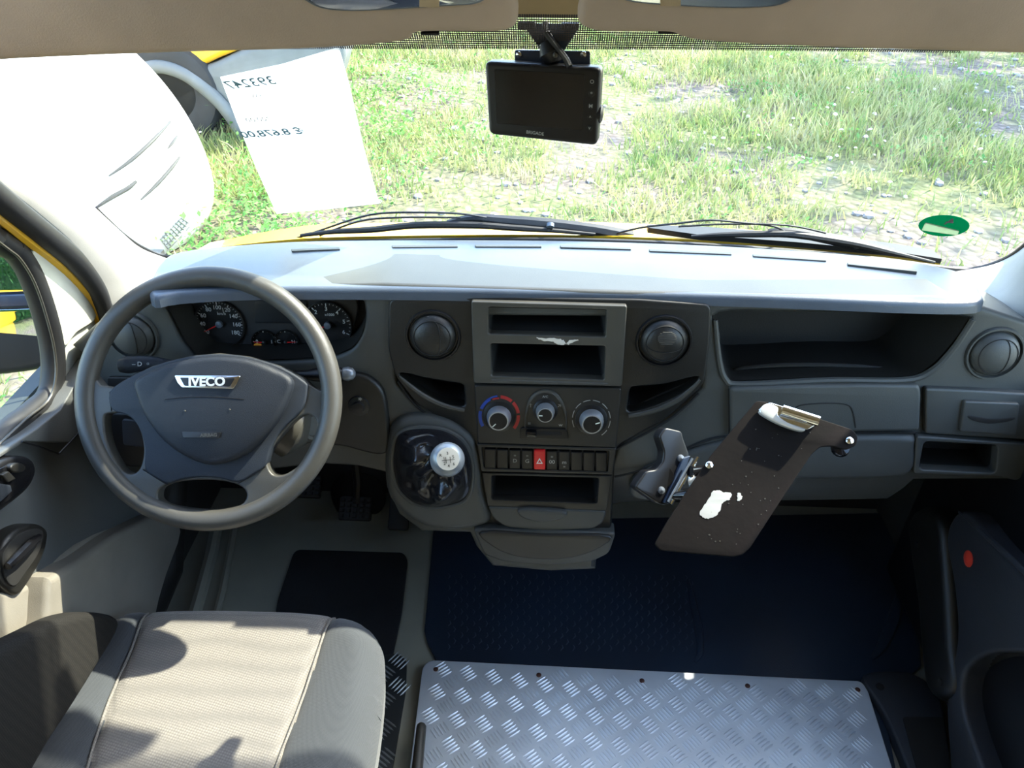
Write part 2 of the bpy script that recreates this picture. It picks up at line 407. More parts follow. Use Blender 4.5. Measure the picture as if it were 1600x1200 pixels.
M['stickergreen'] = mat_paper('green_film', (0.015, 0.24, 0.13), (0.01, 0.25, 0.14))
M['stickerfield'] = mat_paper('white_film', (0.40, 0.48, 0.36), (0.7, 0.75, 0.65))
def mat_ground():
    m = bpy.data.materials.new('stony_ground'); m.use_nodes = True; nt = m.node_tree; b = nt.nodes['Principled BSDF']; b.inputs['Roughness'].default_value = 0.95
    tc = nt.nodes.new('ShaderNodeTexCoord'); L = nt.links
    n1 = nt.nodes.new('ShaderNodeTexNoise'); n1.inputs['Scale'].default_value = 0.9; n1.inputs['Detail'].default_value = 8; n1.inputs['Roughness'].default_value = 0.65
    r1 = nt.nodes.new('ShaderNodeValToRGB'); e = r1.color_ramp.elements
    e[0].position = 0.40; e[0].color = (0.27, 0.225, 0.205, 1); e[1].position = 0.58; e[1].color = (0.24, 0.27, 0.12, 1)
    vo = nt.nodes.new('ShaderNodeTexVoronoi'); vo.inputs['Scale'].default_value = 14; r2 = nt.nodes.new('ShaderNodeValToRGB'); f = r2.color_ramp.elements
    f[0].position = 0.0; f[0].color = (1.0, 0.95, 0.95, 1); f[1].position = 0.5; f[1].color = (0.45, 0.42, 0.36, 1)
    mx = nt.nodes.new('ShaderNodeMix'); mx.data_type = 'RGBA'; mx.blend_type = 'MULTIPLY'; mx.inputs[0].default_value = 0.8
    bp = nt.nodes.new('ShaderNodeBump'); bp.inputs['Strength'].default_value = 0.8; bp.inputs['Distance'].default_value = 0.03; bp.invert = True
    L.new(tc.outputs['Object'], n1.inputs['Vector']); L.new(n1.outputs['Fac'], r1.inputs[0]); L.new(tc.outputs['Object'], vo.inputs['Vector']); L.new(vo.outputs['Distance'], r2.inputs[0])
    L.new(r1.outputs[0], mx.inputs[6]); L.new(r2.outputs[0], mx.inputs[7]); L.new(mx.outputs[2], b.inputs['Base Color']); L.new(vo.outputs['Distance'], bp.inputs['Height']); L.new(bp.outputs[0], b.inputs['Normal'])
    return m
M['ground'] = mat_ground()
def mat_leaf(name, cols, scale=1.3):
    m = bpy.data.materials.new(name); m.use_nodes = True; nt = m.node_tree; b = nt.nodes['Principled BSDF']; b.inputs['Roughness'].default_value = 0.6
    tc = nt.nodes.new('ShaderNodeTexCoord'); n1 = nt.nodes.new('ShaderNodeTexNoise'); n1.inputs['Scale'].default_value = scale; n1.inputs['Detail'].default_value = 10; n1.inputs['Roughness'].default_value = 0.8
    r1 = nt.nodes.new('ShaderNodeValToRGB'); el = r1.color_ramp.elements
    el[0].position = 0.36; el[0].color = (*cols[0], 1); el[1].position = 0.64; el[1].color = (*cols[-1], 1)
    for i, c in enumerate(cols[1:-1]):
        e = el.new(0.36 + 0.28 * (i + 1) / (len(cols) - 1)); e.color = (*c, 1)
    tr = nt.nodes.new('ShaderNodeBsdfTranslucent'); mx = nt.nodes.new('ShaderNodeMixShader'); mx.inputs[0].default_value = 0.35
    out = nt.nodes['Material Output']; L = nt.links
    L.new(tc.outputs['Object'], n1.inputs['Vector']); L.new(n1.outputs['Fac'], r1.inputs[0]); L.new(r1.outputs[0], b.inputs['Base Color']); L.new(r1.outputs[0], tr.inputs[0])
    L.new(b.outputs[0], mx.inputs[1]); L.new(tr.outputs[0], mx.inputs[2]); L.new(mx.outputs[0], out.inputs[0]); return m
M['grass'] = mat_leaf('grass', [(0.14, 0.25, 0.07), (0.30, 0.37, 0.13), (0.47, 0.46, 0.22), (0.56, 0.49, 0.36)], 2.2)
M['weed'] = mat_leaf('weed_leaves', [(0.07, 0.22, 0.05), (0.16, 0.38, 0.08), (0.34, 0.52, 0.14)], 4)
M['hedge'] = mat_leaf('hedge_leaves', [(0.01, 0.05, 0.012), (0.03, 0.11, 0.03), (0.06, 0.16, 0.04)], 3)
M['flower'] = pbr('white_petals', (0.9, 0.88, 0.85), 0.7)
M['stone'] = pbr('pale_stone', (0.36, 0.33, 0.32), 0.9, var=0.2, vscale=9)

# ------------------------------------------------------------------ working planes
FZ = -0.75                                                     # the ground outside
FACE = Surf((0, 1.20, 0.87), (0, -0.988, 0.152))               # front of the instrument panel
TOPP = Surf((0, 1.19, 0.908), (0, 0.19, 1.0))                  # its upper deck, falling to the windscreen
_wy0, _wz0, _wy1, _wz1 = 1.57, 0.80, 1.133, 1.33
WIN = Surf((0, _wy0, _wz0), (0, -(_wz1 - _wz0), -(_wy0 - _wy1)))
WIN.n = Vector((0, -(_wz1 - _wz0), -(_wy0 - _wy1))).normalized()
WIN.U = Vector((1, 0, 0)); WIN.V = WIN.n.cross(WIN.U)
DL = Surf((-0.86, 0, 0.75), (1, 0, -0.10)); DR = Surf((0.87, 0, 0.75), (-1, 0, -0.10))
DLL = Surf((-0.86, 0, 0.75), (1, 0, 0.03)); DRL = Surf((0.87, 0, 0.75), (-1, 0, 0.03))
FLR = Surf((0, 0, 0.0), (0, 0, 1)); GND = Surf((0, 0, FZ), (0, 0, 1))

# ------------------------------------------------------------------ the setting
def slab(name, pts, thick, mat, parent=None, kind='structure'):
    """a closed slab: pts is a quad/polygon of world points, thickened along minus its normal"""
    P = [Vector(p) for p in pts]; n = (P[1] - P[0]).cross(P[2] - P[0]).normalized() * thick
    N = len(P); vs = P + [p - n for p in P]
    fs = [list(range(N)), list(range(2 * N - 1, N - 1, -1))] + [[i, N + i, N + (i + 1) % N, (i + 1) % N] for i in range(N)]
    o = add(name, vs, fs, mat, parent)
    if kind: o['kind'] = kind
    return o
slab('ground', [(-30, -14, FZ), (30, -14, FZ), (30, 40, FZ), (-30, 40, FZ)], 0.2, M['ground'])
fl = slab('floor', [(-0.93, -0.55, 0), (0.93, -0.55, 0), (0.93, 1.66, 0), (-0.93, 1.66, 0)], 0.04, M['floor'])
slab('wall_front', [(-1.0, 1.66, 0.0), (1.0, 1.66, 0.0), (1.0, 1.73, 0.66), (-1.0, 1.73, 0.66)], 0.03, M['pocketblue'])

for sx in (-1, 1):
    q = [(sx * 0.93, 1.75, 0.64), (sx * 0.93, 1.29, 0.68), (sx * 0.93, 1.30, 0.745), (sx * 0.93, 1.38, 0.775), (sx * 0.93, 1.55, 0.74), (sx * 0.93, 1.75, 0.67)]
    slab('wall_left' if sx < 0 else 'wall_right', q, 0.03 * sx, M['shell'])
slab('wall_back', [(0.93, -0.55, 0), (-0.93, -0.55, 0), (-0.93, -0.55, 1.66), (0.93, -0.55, 1.66)], 0.03, M['ceiling'])
slab('ceiling', [(-0.80, 0.86, 1.66), (0.80, 0.86, 1.66), (0.80, -0.55, 1.66), (-0.80, -0.55, 1.66)], 0.04, M['ceiling'])
slab('trim_1', [(-0.80, 1.125, 1.342), (0.80, 1.125, 1.342), (0.80, 1.02, 1.42), (0.80, 0.86, 1.66), (-0.80, 0.86, 1.66), (-0.80, 1.02, 1.42)], 0.03, M['ceiling'])

# windscreen
w1 = thing('window_1', (0, _wy0, _wz0), None, None, kind='structure')
ws_px = [(265, 402), (225, 388), (195, 368), (170, 345)]
wr_px = [(1640, 345), (1600, 383), (1570, 404), (1530, 418), (1490, 420)]
low_px = [(1380, 405), (1250, 394), (1100, 384), (940, 377), (800, 375), (600, 377), (450, 382), (330, 392)]
glass_loop = [WIN.pt(p) for p in ws_px] + [Vector((-0.80, 1.30, 1.13)), Vector((-0.77, 1.12, 1.345)), Vector((0.77, 1.12, 1.345)), Vector((0.84, 1.30, 1.13))] + [WIN.pt(p) for p in wr_px] + [WIN.pt(p) for p in low_px]
panel('pane', WIN, glass_loop, w0=-0.005, w1=-0.001, bevel=0.0005, mat=M['glass'], parent=w1)
band = [WIN.pt(p) for p in [(300, 76), (560, 76), (830, 76), (1060, 77), (1240, 79), (1500, 82), (1500, 20), (1240, 20), (830, 20), (300, 20)]]
panel('dotted_band', WIN, band, w0=0.0002, w1=0.0006, bevel=0.0001, mat=M['band'], parent=w1)
def strip_geo(A, B, th):
    A = [Vector(p) for p in A]; B = [Vector(p) for p in B]; N = len(A); vs = A + B + [p - Vector((0, 0, th)) for p in A] + [p - Vector((0, 0, th)) for p in B]; fs = []
    for i in range(N - 1):
        fs += [[i, i + 1, N + i + 1, N + i], [2 * N + i, 3 * N + i, 3 * N + i + 1, 2 * N + i + 1], [i, 2 * N + i, 2 * N + i + 1, i + 1], [N + i, N + i + 1, 3 * N + i + 1, 3 * N + i]]
    fs += [[0, N, 3 * N, 2 * N], [N - 1, 3 * N - 1, 4 * N - 1, 2 * N - 1]]
    return vs, fs
foot = [WIN.pt(p) for p in [(150, 430), (225, 392), (265, 402), (330, 393), (450, 383), (600, 378), (800, 376), (940, 378), (1100, 385), (1250, 396), (1380, 408), (1490, 423), (1560, 426), (1640, 430)]]
sA = [p + Vector((0, -0.15, -0.030)) for p in foot]; sB = [Vector((p.x, 1.73, 0.655)) for p in foot]
k = add('wall_front', *strip_geo([(-0.93, 1.30, 0.73)] + [tuple(p) for p in sA] + [(0.93, 1.30, 0.73)], [(-0.93, 1.73, 0.655)] + [tuple(p) for p in sB] + [(0.93, 1.73, 0.655)], 0.01), M['matte'], sharp=20); k['kind'] = 'structure'
seal = cr([(150, 325), (170, 345), (195, 368), (225, 388), (265, 401), (330, 392), (450, 382), (600, 377), (800, 375), (940, 377), (1100, 384), (1250, 395), (1380, 408), (1490, 422), (1530, 420), (1570, 406), (1600, 385), (1640, 345), (1700, 280)], 5, False)
add('seal', *tube_geo([WIN.shift(0.001).pt(p) for p in seal], [0.003, 0.004, 0.005, 0.006, 0.008, 0.006, 0.004], 8), M['rubber'], w1)

# A-pillars: ruled, rounded trims between door frame and windscreen edge
def pillar(name, A, B, Sa, Sb, mat):
    a = [Sa.pt(p) for p in cr(A, 5, False)]; b = [Sb.pt(p) for p in cr(B, 5, False)]
    N = len(a); K = 9; vs = []; fs = []
    for i in range(N):
        d = b[i] - a[i]; inw = Vector((-a[i].x, -0.3, 0)).normalized()
        for k in range(K):
            t = k / (K - 1); vs.append(a[i] + d * t + inw * 0.028 * math.sin(PI * t) ** 0.7)
        for k in range(K):
            t = 1 - k / (K - 1); vs.append(a[i] + d * t - inw * 0.02)
    R = 2 * K
    for i in range(N - 1):
        for k in range(R): fs.append([i * R + k, i * R + (k + 1) % R, (i + 1) * R + (k + 1) % R, (i + 1) * R + k])
    fs += [list(range(R)), [(N - 1) * R + k for k in range(R)]]
    o = add(name, vs, fs, mat, sharp=60); o['kind'] = 'structure'; return o
pillar('trim_2', [(236, 470), (185, 486), (160, 440), (120, 385), (60, 332), (0, 284), (-90, 205), (-230, 80)],
       [(300, 402), (270, 404), (245, 398), (215, 384), (185, 358), (110, 290), (0, 200), (-150, 60)], DL.shift(0.012), WIN.shift(0.004), M['pillar'])
pillar('trim_3', [(1530, 478), (1590, 505), (1660, 500), (1710, 440), (1760, 370), (1860, 250), (2000, 100)],
       [(1480, 424), (1515, 421), (1560, 410), (1600, 386), (1650, 335), (1720, 250), (1800, 100)], DR.shift(0.012), WIN.shift(0.004), M['pillar'])

# ------------------------------------------------------------------ driver's door
d1 = thing('door_1', (-0.86, 0.8, 0.0), None, None, kind='structure')
win_l = [(0, 372), (28, 388), (52, 420), (72, 470), (88, 530), (92, 580), (84, 620), (50, 652), (0, 700)]
win_lw = [DL.pt(p) for p in win_l] + [Vector((-0.865, 0.62, 0.69)), Vector((-0.865, 0.25, 0.69)), Vector((-0.80, 0.25, 1.36)), Vector((-0.80, 0.80, 1.36))]
win_lw = [DL.w(*DL.uv(p)) for p in win_lw]
up_out = [DL.pt(p) for p in [(0, 332), (60, 383), (110, 425), (140, 455), (165, 500), (150, 600), (130, 680), (90, 745), (0, 700 + 55)]]
belt = [DL.w(*DL.uv(Vector(p))) for p in [(-0.86, 0.4, 0.62), (-0.86, -0.3, 0.62), (-0.79, -0.3, 1.48), (-0.79, 0.70, 1.48)]]
panel('frame', DL, [tuple(v) for v in up_out] + [tuple(v) for v in belt], [win_lw], w0=-0.03, w1=0.0, bevel=0.006, mat=M['doorframe'], parent=d1)
panel('pane', DL, win_lw, w0=-0.024, w1=-0.020, bevel=0.0004, mat=M['glass'], parent=d1)
add('seal', *tube_geo(cr([v - DL.n * 0.010 for v in win_lw], 4), 0.020, 10, True), M['rubber'], d1)
add('seal', *tube_geo(cr([v + DL.n * 0.010 for v in [DL.pt(p) for p in [(-60, 340), (0, 386), (22, 404), (44, 440), (62, 490), (76, 545), (78, 590), (66, 625), (30, 655), (-40, 720)]]], 4, False), 0.0022, 6), M['frame'], d1)
add('yellow_flange', *tube_geo([DL.shift(0.006).pt(p) for p in cr([(-90, 268), (0, 340), (40, 372), (85, 405), (120, 438), (145, 470), (158, 505)], 5, False)], [0.010, 0.010, 0.012, 0.012, 0.010], 8), M['yellow'], d1)
add('door_seal', *tube_geo([DL.shift(0.018).pt(p) for p in cr([(-90, 235), (0, 311), (60, 360), (110, 402), (142, 440), (160, 475), (168, 510)], 5, False)], [0.020, 0.020, 0.021, 0.018, 0.012], 10), M['rubber'], d1)
add('corner_trim', *panel_geo(DL, cr([(52, 395), (78, 392), (120, 440), (152, 492), (120, 520), (100, 540), (86, 480)], 4), w0=0, w1=0.008, bevel=0.003), M['doorframe'], d1)
# inner door shell
shell = [(-60, 740), (0, 706), (60, 668), (100, 640), (128, 560), (160, 520), (185, 560), (200, 650), (215, 760), (232, 830), (200, 1000), (120, 1300), (-300, 1600), (-500, 1100)]
def sh_wf(p): return 0.012 * math.sin((p.z - 0.2) * 9)
panel('door_panel', DLL, shell, w0=-0.05, w1=0.01, bevel=0.012, mat=M['door'], parent=d1, grid=0.04, wf=sh_wf)
panel('sill_cap', DLL, [(-60, 745), (0, 708), (60, 668), (95, 640), (118, 600), (145, 560), (160, 590), (140, 660), (110, 692), (40, 690), (0, 716), (-60, 765)], w0=0.0, w1=0.028, bevel=0.008, mat=M['door'], parent=d1)
add('panel_gap', *px_tube(DLL, [(34, 690), (60, 697), (92, 709), (112, 688), (126, 672)], 0.0018, 6, 0.030, smooth=False), M['black'], d1)
# armrest pod with switches
pod = cr([(-40, 800), (-25, 745), (0, 722), (30, 712), (52, 718), (58, 738), (45, 765), (15, 790), (0, 802), (-20, 820)], 4)
sw = panel('switch_plate', DLL, pod, w0=0.0, w1=0.038, bevel=0.008, mat=M['black'], parent=d1)
panel('switch_well', DLL, cr([(-30, 795), (-18, 752), (0, 733), (28, 721), (45, 727), (48, 740), (38, 760), (5, 788)], 4), w0=0.03, w1=0.041, bevel=0.001, mat=M['blackgloss'], parent=sw)
panel('mirror_dial', DLL, circ(29, 731, 12, 8), w0=0.038, w1=0.048, bevel=0.003, mat=M['fascia'], parent=sw)
panel('rocker_switch', DLL, rc([(3, 742), (14, 736), (26, 748), (14, 754)], 2), w0=0.038, w1=0.047, bevel=0.002, mat=M['fascia'], parent=sw)
panel('window_switch', DLL, rc([(-14, 770), (0, 755), (18, 758), (20, 768), (2, 785), (-14, 790)], 2), w0=0.038, w1=0.048, bevel=0.003, mat=M['airbag'], parent=sw)
# door handle recess
hr = cr([(0, 868), (10, 845), (30, 826), (55, 818), (74, 826), (76, 845), (68, 872), (50, 905), (30, 930), (12, 922), (-10, 895)], 4)
hd = panel('handle_surround', DLL, hr, w0=0.0, w1=0.030, bevel=0.008, mat=M['fascia'], parent=d1)
panel('handle_recess', DLL, cr([(4, 872), (16, 848), (36, 832), (60, 826), (68, 836), (60, 865), (42, 892), (24, 915), (10, 905)], 4), w0=0.02, w1=0.034, bevel=0.001, mat=M['matte'], parent=hd)
add('handle_lever', *px_tube(DLL, [(12, 885), (30, 868), (46, 852), (62, 838)], [0.006, 0.009, 0.009, 0.005], 8, 0.042), M['blackgloss'], hd)
# map pocket, lower
pk = [(66, 1010), (76, 912), (86, 900), (130, 872), (178, 838), (215, 818), (262, 800), (285, 830), (262, 900), (246, 960), (236, 1040), (180, 1300), (-60, 1420), (10, 1200)]
panel('map_pocket', DLL, cr(pk, 3), w0=-0.04, w1=0.055, bevel=0.012, mat=M['doorlow'], parent=d1)
panel('door_lower', DLL, cr([(-60, 900), (0, 925), (60, 905), (120, 850), (200, 815), (230, 860), (160, 1050), (60, 1300), (-260, 1420), (-200, 1100)], 3), w0=-0.05, w1=0.022, bevel=0.01, mat=M['doorlow'], parent=d1)
# body side below and behind the doors
slab('wall_left', [(-0.905, -0.55, -0.02), (-0.905, 1.70, -0.02), (-0.905, 1.70, 0.72), (-0.905, -0.55, 0.72)], 0.03, M['shell'])
slab('wall_left', [(-0.905, -0.55, 0.7), (-0.905, 0.22, 0.7), (-0.82, 0.22, 1.66), (-0.82, -0.55, 1.66)], 0.03, M['ceiling'])
slab('wall_right', [(0.925, 1.70, -0.02), (0.925, -0.55, -0.02), (0.925, -0.55, 0.72), (0.925, 1.70, 0.72)], 0.03, M['shell'])
slab('wall_right', [(0.925, 0.22, 0.7), (0.925, -0.55, 0.7), (0.82, -0.55, 1.66), (0.82, 0.22, 1.66)], 0.03, M['ceiling'])
k = add('trim_4', *merge(tube_geo([FLR.pt(p) + Vector((0, 0, 0.012)) for p in [(300, 985), (316, 930), (332, 870), (342, 820)]], 0.016, 8),
                        tube_geo([FLR.pt(p) + Vector((0, 0, 0.008)) for p in [(334, 985), (348, 930), (360, 870), (368, 820)]], 0.009, 8)), M['floor']); k['kind'] = 'structure'
k = add('trim_5', *tube_geo([(-0.872, 1.0, 0.10), (-0.875, 1.25, 0.12), (-0.875, 1.4, 0.3), (-0.875, 1.42, 0.55)], 0.045, 12), M['recess']); k['kind'] = 'structure'

# ------------------------------------------------------------------ passenger's door
d2 = thing('door_2', (0.87, 0.8, 0.0), None, None, kind='structure')
wr_w = [DR.w(*DR.uv(Vector(p))) for p in [(0.87, 1.27, 0.80), (0.87, 1.20, 0.76), (0.87, 0.25, 0.72), (0.82, 0.25, 1.38), (0.82, 0.80, 1.38), (0.84, 1.0, 1.22), (0.86, 1.18, 0.98)]]
fr_w = [DR.w(*DR.uv(Vector(p))) for p in [(0.87, 1.36, 0.72), (0.87, -0.3, 0.62), (0.79, -0.3, 1.48), (0.79, 0.82, 1.48), (0.84, 1.10, 1.22), (0.86, 1.30, 0.95)]]
panel('frame', DR, fr_w, [wr_w], w0=-0.03, w1=0.0, bevel=0.006, mat=M['pillar'], parent=d2)
panel('pane', DR, wr_w, w0=-0.024, w1=-0.020, bevel=0.0004, mat=M['glass'], parent=d2)
add('seal', *tube_geo(cr([v + DR.n * 0.003 for v in wr_w], 4), 0.010, 8, True), M['rubber'], d2)
panel('door_panel', DRL, [(0.87, 1.40, 0.72), (0.87, 1.40, 0.05), (0.87, -0.3, 0.05), (0.87, -0.3, 0.72)], w0=-0.05, w1=0.0, bevel=0.01, mat=M['black'], parent=d2)
pocket = cr([(1502, 1090), (1508, 1050), (1535, 1026), (1575, 1020), (1640, 1032), (1700, 1100), (1700, 1330), (1580, 1330), (1540, 1220), (1512, 1140)], 4)
low = cr([(1478, 842), (1492, 803), (1515, 803), (1545, 842), (1600, 902), (1680, 985), (1760, 1100), (1760, 1400), (1500, 1400), (1484, 1200), (1478, 1090), (1494, 1000), (1490, 920)], 4)
panel('lower_panel', DRL, low, [pocket], w0=0.0, w1=0.040, bevel=0.010, mat=M['pocketblue'], parent=d2)
bucket('door_pocket', DRL, pocket, 0.035, 0.10, M['matte'], d2, 0.9)
add('reflector', *lathe_geo(DRL.shift(0.038).pt((1515, 873)), DRL.n, [(0.016, 0), (0.016, 0.003), (0.010, 0.006), (0.0, 0.007)], 20), M['reflred'], d2)
add('pull_edge', *px_tube(DRL, [(1500, 800), (1540, 836), (1600, 893), (1680, 975)], [0.004, 0.006, 0.006, 0.006], 8, 0.036), M['pocketblue'], d2)
# sill column beside the door and floor corner trim
k = panel('trim_6', DRL.shift(0.0), cr([(1416, 812), (1462, 800), (1476, 900), (1482, 1010), (1488, 1075), (1470, 1096), (1448, 1082), (1438, 1040), (1430, 940)], 4), w0=-0.03, w1=0.05, bevel=0.02, mat=M['fascia']); k['kind'] = 'structure'
add('fixing_hole', *lathe_geo(DRL.shift(0.051).pt((1469, 1066)), DRL.n, [(0.007, 0), (0.007, 0.0006), (0, 0.0008)], 12), M['matte'], k)
add('fixing_hole', *lathe_geo(DRL.shift(0.051).pt((1433, 851)), DRL.n, [(0.006, 0), (0.006, 0.0006), (0, 0.0008)], 12), M['matte'], k)
FC = FLR.shift(0.03)
k = panel('trim_7', FC, cr([(1350, 1064), (1358, 1050), (1400, 1048), (1436, 1056), (1470, 1092), (1486, 1200), (1500, 1400), (1458, 1400), (1446, 1300), (1418, 1200), (1380, 1110)], 4), w0=-0.03, w1=0.0, bevel=0.006, mat=M['pocketblue']); k['kind'] = 'structure'
panel('foot_recess', FC, rc([(1410, 1120), (1474, 1120), (1490, 1230), (1440, 1230)], 5), w0=0.0, w1=0.002, bevel=0.0005, mat=M['matte'], parent=k)
add('fixing_hole', *lathe_geo(FC.pt((1375, 1073)), FC.n, [(0.009, 0), (0.009, 0.0008), (0, 0.001)], 12), M['matte'], k)

# ------------------------------------------------------------------ floor coverings
th = panel('rubber_floor_mat', FLR, [(678, 815), (674, 860), (668, 930), (663, 985), (668, 1005), (682, 1034), (682, 1200), (700, 1300), (1420, 1300), (1390, 1150), (1420, 1060), (1440, 1040), (1430, 900), (1425, 800)], w0=0.0, w1=0.008, bevel=0.003, mat=M['rubberfloor'])
tag(th, 'dark blue-black moulded rubber mat covering the empty passenger footwell', 'mat')
# moulded flecks of the mat
geo = []
S9 = FLR.shift(0.0085)
for r_ in range(13):
    for c_ in range(22):
        x = 700 + c_ * 19.5 + (r_ % 2) * 9; y = 905 + r_ * 9.2 + c_ * 0.15
        if x > 1085: continue
        a = S9.pt((x, y)); b_ = S9.pt((x + random.uniform(-1, 3), y - 9)); mid = (a + b_) / 2 + Vector((0.004, 0, 0))
        geo.append(tube_geo([a, mid, b_], [0.0010, 0.0022, 0.0010], 5, flat=0.6))
tag(add('tread_fleck', *merge(*geo), M['fleck'], th), kind='stuff')
add('ridge', *tube_geo([S9.pt(p) for p in cr([(1075, 905), (1082, 940), (1092, 985), (1094, 1020), (1085, 1034)], 4, False)], [0.004, 0.008, 0.010, 0.008, 0.004], 8, flat=0.5), M['rubberfloor'], th)
add('ridge', *tube_geo([S9.pt(p) for p in cr([(1408, 880), (1405, 930), (1395, 970), (1378, 1010), (1362, 1030)], 4, False)], [0.004, 0.010, 0.016, 0.012, 0.004], 8, flat=0.5), M['rubberfloor'], th)

M1 = FLR.shift(0.006)
fm = panel('foot_mat', FLR, rc([(460, 858), (630, 863), (637, 874), (628, 955), (612, 1030), (560, 1060), (420, 1060), (433, 940)], 12), w0=0.0, w1=0.007, bevel=0.002, mat=M['mat'])
tag(fm, 'black rubber foot mat on the driver floor ahead of the seat', 'mat')
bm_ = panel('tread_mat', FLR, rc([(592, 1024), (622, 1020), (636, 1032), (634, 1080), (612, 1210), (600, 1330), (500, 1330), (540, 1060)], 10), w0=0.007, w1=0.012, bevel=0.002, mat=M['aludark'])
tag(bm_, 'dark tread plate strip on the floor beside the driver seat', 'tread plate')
def tread(S, inside, x0, x1, y0, y1, pitch, L, w, ang):
    """five-bar tread pattern on plane S (metres)"""
    geo = []; ca, sa = math.cos(ang), math.sin(ang); i = -60
    for i in range(-60, 60):
        for j in range(-60, 60):
            cx, cy = i * pitch, j * pitch; X = cx * ca - cy * sa; Y = cx * sa + cy * ca
            X += (x0 + x1) / 2; Y += (y0 + y1) / 2
            if not (x0 < X < x1 and y0 < Y < y1) or not inside(X, Y): continue
            d = ang if (i + j) % 2 else ang + PI / 2
            dx, dy = math.cos(d), math.sin(d)
            for k_ in range(-2, 3):
                ox, oy = X - dy * k_ * pitch * 0.19, Y + dx * k_ * pitch * 0.19
                c = Vector((ox, oy, S.o.z)); D = Vector((dx, dy, 0)); N = Vector((-dy, dx, 0))
                a = [c - D * L / 2, c - D * L * 0.3 + N * w, c + D * L * 0.3 + N * w, c + D * L / 2, c + D * L * 0.3 - N * w, c - D * L * 0.3 - N * w, c - D * L * 0.25 + Vector((0, 0, w * 0.7)), c + D * L * 0.25 + Vector((0, 0, w * 0.7))]
                geo.append((a, [[0, 1, 6], [1, 2, 7, 6], [2, 3, 7], [3, 4, 7], [4, 5, 6, 7], [5, 0, 6]]))
    return merge(*geo)
PL = FLR.shift(0.022)
plate_px = [(672, 1031), (1346, 1064), (1356, 1078), (1410, 1250), (1450, 1400), (628, 1400), (640, 1200), (660, 1042)]
tp = panel('aluminium_plate', FLR, rc(plate_px, 10), w0=0.008, w1=0.022, bevel=0.002, mat=M['alu'])
tag(tp, 'silver five-bar tread plate screwed down where the passenger seat stood', 'metal plate')
poly = [PL.uv(p) for p in plate_px]
def pip(x, y, P=poly, m=0.020):
    s = 0
    for dx, dy in ((m, m), (-m, m), (m, -m), (-m, -m)):
        c = False; N = len(P); X, Y = x + dx, y + dy
        for i in range(N):
            a, b = P[i - 1], P[i]
            if (a[1] > Y) != (b[1] > Y) and X < (b[0] - a[0]) * (Y - a[1]) / (b[1] - a[1]) + a[0]: c = not c
        s += c
    return s == 4
tag(add('tread_pattern', *tread(PL, pip, -0.5, 1.0, 0.45, 1.2, 0.040, 0.030, 0.0024, math.radians(38)), M['alu'], tp, sharp=20), kind='stuff')
poly2 = [M1.uv(p) for p in [(592, 1024), (622, 1020), (636, 1032), (634, 1080), (612, 1210), (600, 1330), (500, 1330), (540, 1060)]]
tag(add('tread_pattern', *tread(FLR.shift(0.012), lambda x, y: pip(x, y, poly2, 0.004), -0.6, -0.1, 0.4, 1.2, 0.046, 0.036, 0.0020, math.radians(55)), M['treadglint'], bm_, sharp=20), kind='stuff')
for x, y in [(681, 1046), (842, 1055), (1003, 1064), (1168, 1072), (1340, 1078)]:
    add('screw', *lathe_geo(PL.pt((x, y)), (0, 0, 1), [(0.0055, 0), (0.0055, 0.0015), (0.003, 0.003), (0, 0.0033)], 14), M['rust'], tp)
lv = thing('seat_lever', PL.pt((655, 1200)), 'small grey lever at the left edge of the tread plate', 'lever')
add('shaft', *tube_geo([PL.pt((648, 1260)) + Vector((0, 0, 0.02)), PL.pt((654, 1210)) + Vector((0, 0, 0.03)), PL.pt((660, 1152)) + Vector((0, 0, 0.035))], [0.010, 0.011, 0.010], 12), M['frame'], lv)
add('tip', *lathe_geo(PL.pt((660, 1152)) + Vector((0, 0, 0.035)), (0.05, 1, 0.1), [(0.010, 0), (0.0095, 0.004), (0.006, 0.008), (0, 0.010)], 12), M['frame'], lv)

# ------------------------------------------------------------------ dashboard
dash = thing('dashboard', (0, 1.40, 0.32), 'grey van dashboard running under the whole windscreen', 'dashboard')
SH = FACE
binn = cr([(262, 462), (330, 458), (470, 458), (556, 462), (572, 480), (566, 520), (540, 548), (470, 560), (330, 560), (296, 540), (276, 505)], 4)
shelf = cr([(1122, 486), (1240, 486), (1400, 489), (1500, 494), (1510, 502), (1480, 545), (1448, 575), (1410, 588), (1300, 588), (1160, 594), (1134, 588), (1126, 560), (1124, 520)], 4)
rslot = rc([(1444, 690), (1560, 696), (1556, 740), (1436, 734)], 8)
def body_wf(p):
    # the passenger side rolls under towards the footwell, the middle swells slightly
    d = 0.0
    zz = p.z
    lim = 0.60 if p.x > 0.12 else 0.30
    if p.x < -0.30: lim = 0.56
    if zz < lim: d -= (lim - zz) ** 2 * (3.2 if p.x > 0.12 else 0.8)
    return d + 0.012 * math.cos(p.x * 1.6)
body = [(112, 540), (150, 506), (185, 488), (236, 466), (300, 448), (600, 440), (1100, 455), (1480, 462), (1530, 476), (1600, 500), (1700, 560), (1690, 740), (1590, 752), (1430, 752), (1400, 800), (1200, 812), (1040, 815), (985, 830),
        (965, 872), (930, 885), (860, 888), (770, 880), (745, 850), (735, 828), (660, 826), (625, 800), (606, 760), (604, 735), (560, 725), (500, 722), (400, 735), (300, 745), (220, 742), (150, 730), (140, 640), (140, 560)]
under = [(620, 577), (650, 572), (735, 560), (745, 490), (965, 492), (985, 560), (1096, 574), (1094, 602), (1040, 646), (965, 690), (950, 735), (948, 800), (770, 795), (750, 700), (700, 655), (650, 622), (622, 598)]
body_o = panel('body', SH, body, [binn, shelf, rslot, under], w0=-0.17, w1=0.0, bevel=0.014, mat=M['shell'], parent=dash, grid=0.035, wf=body_wf)
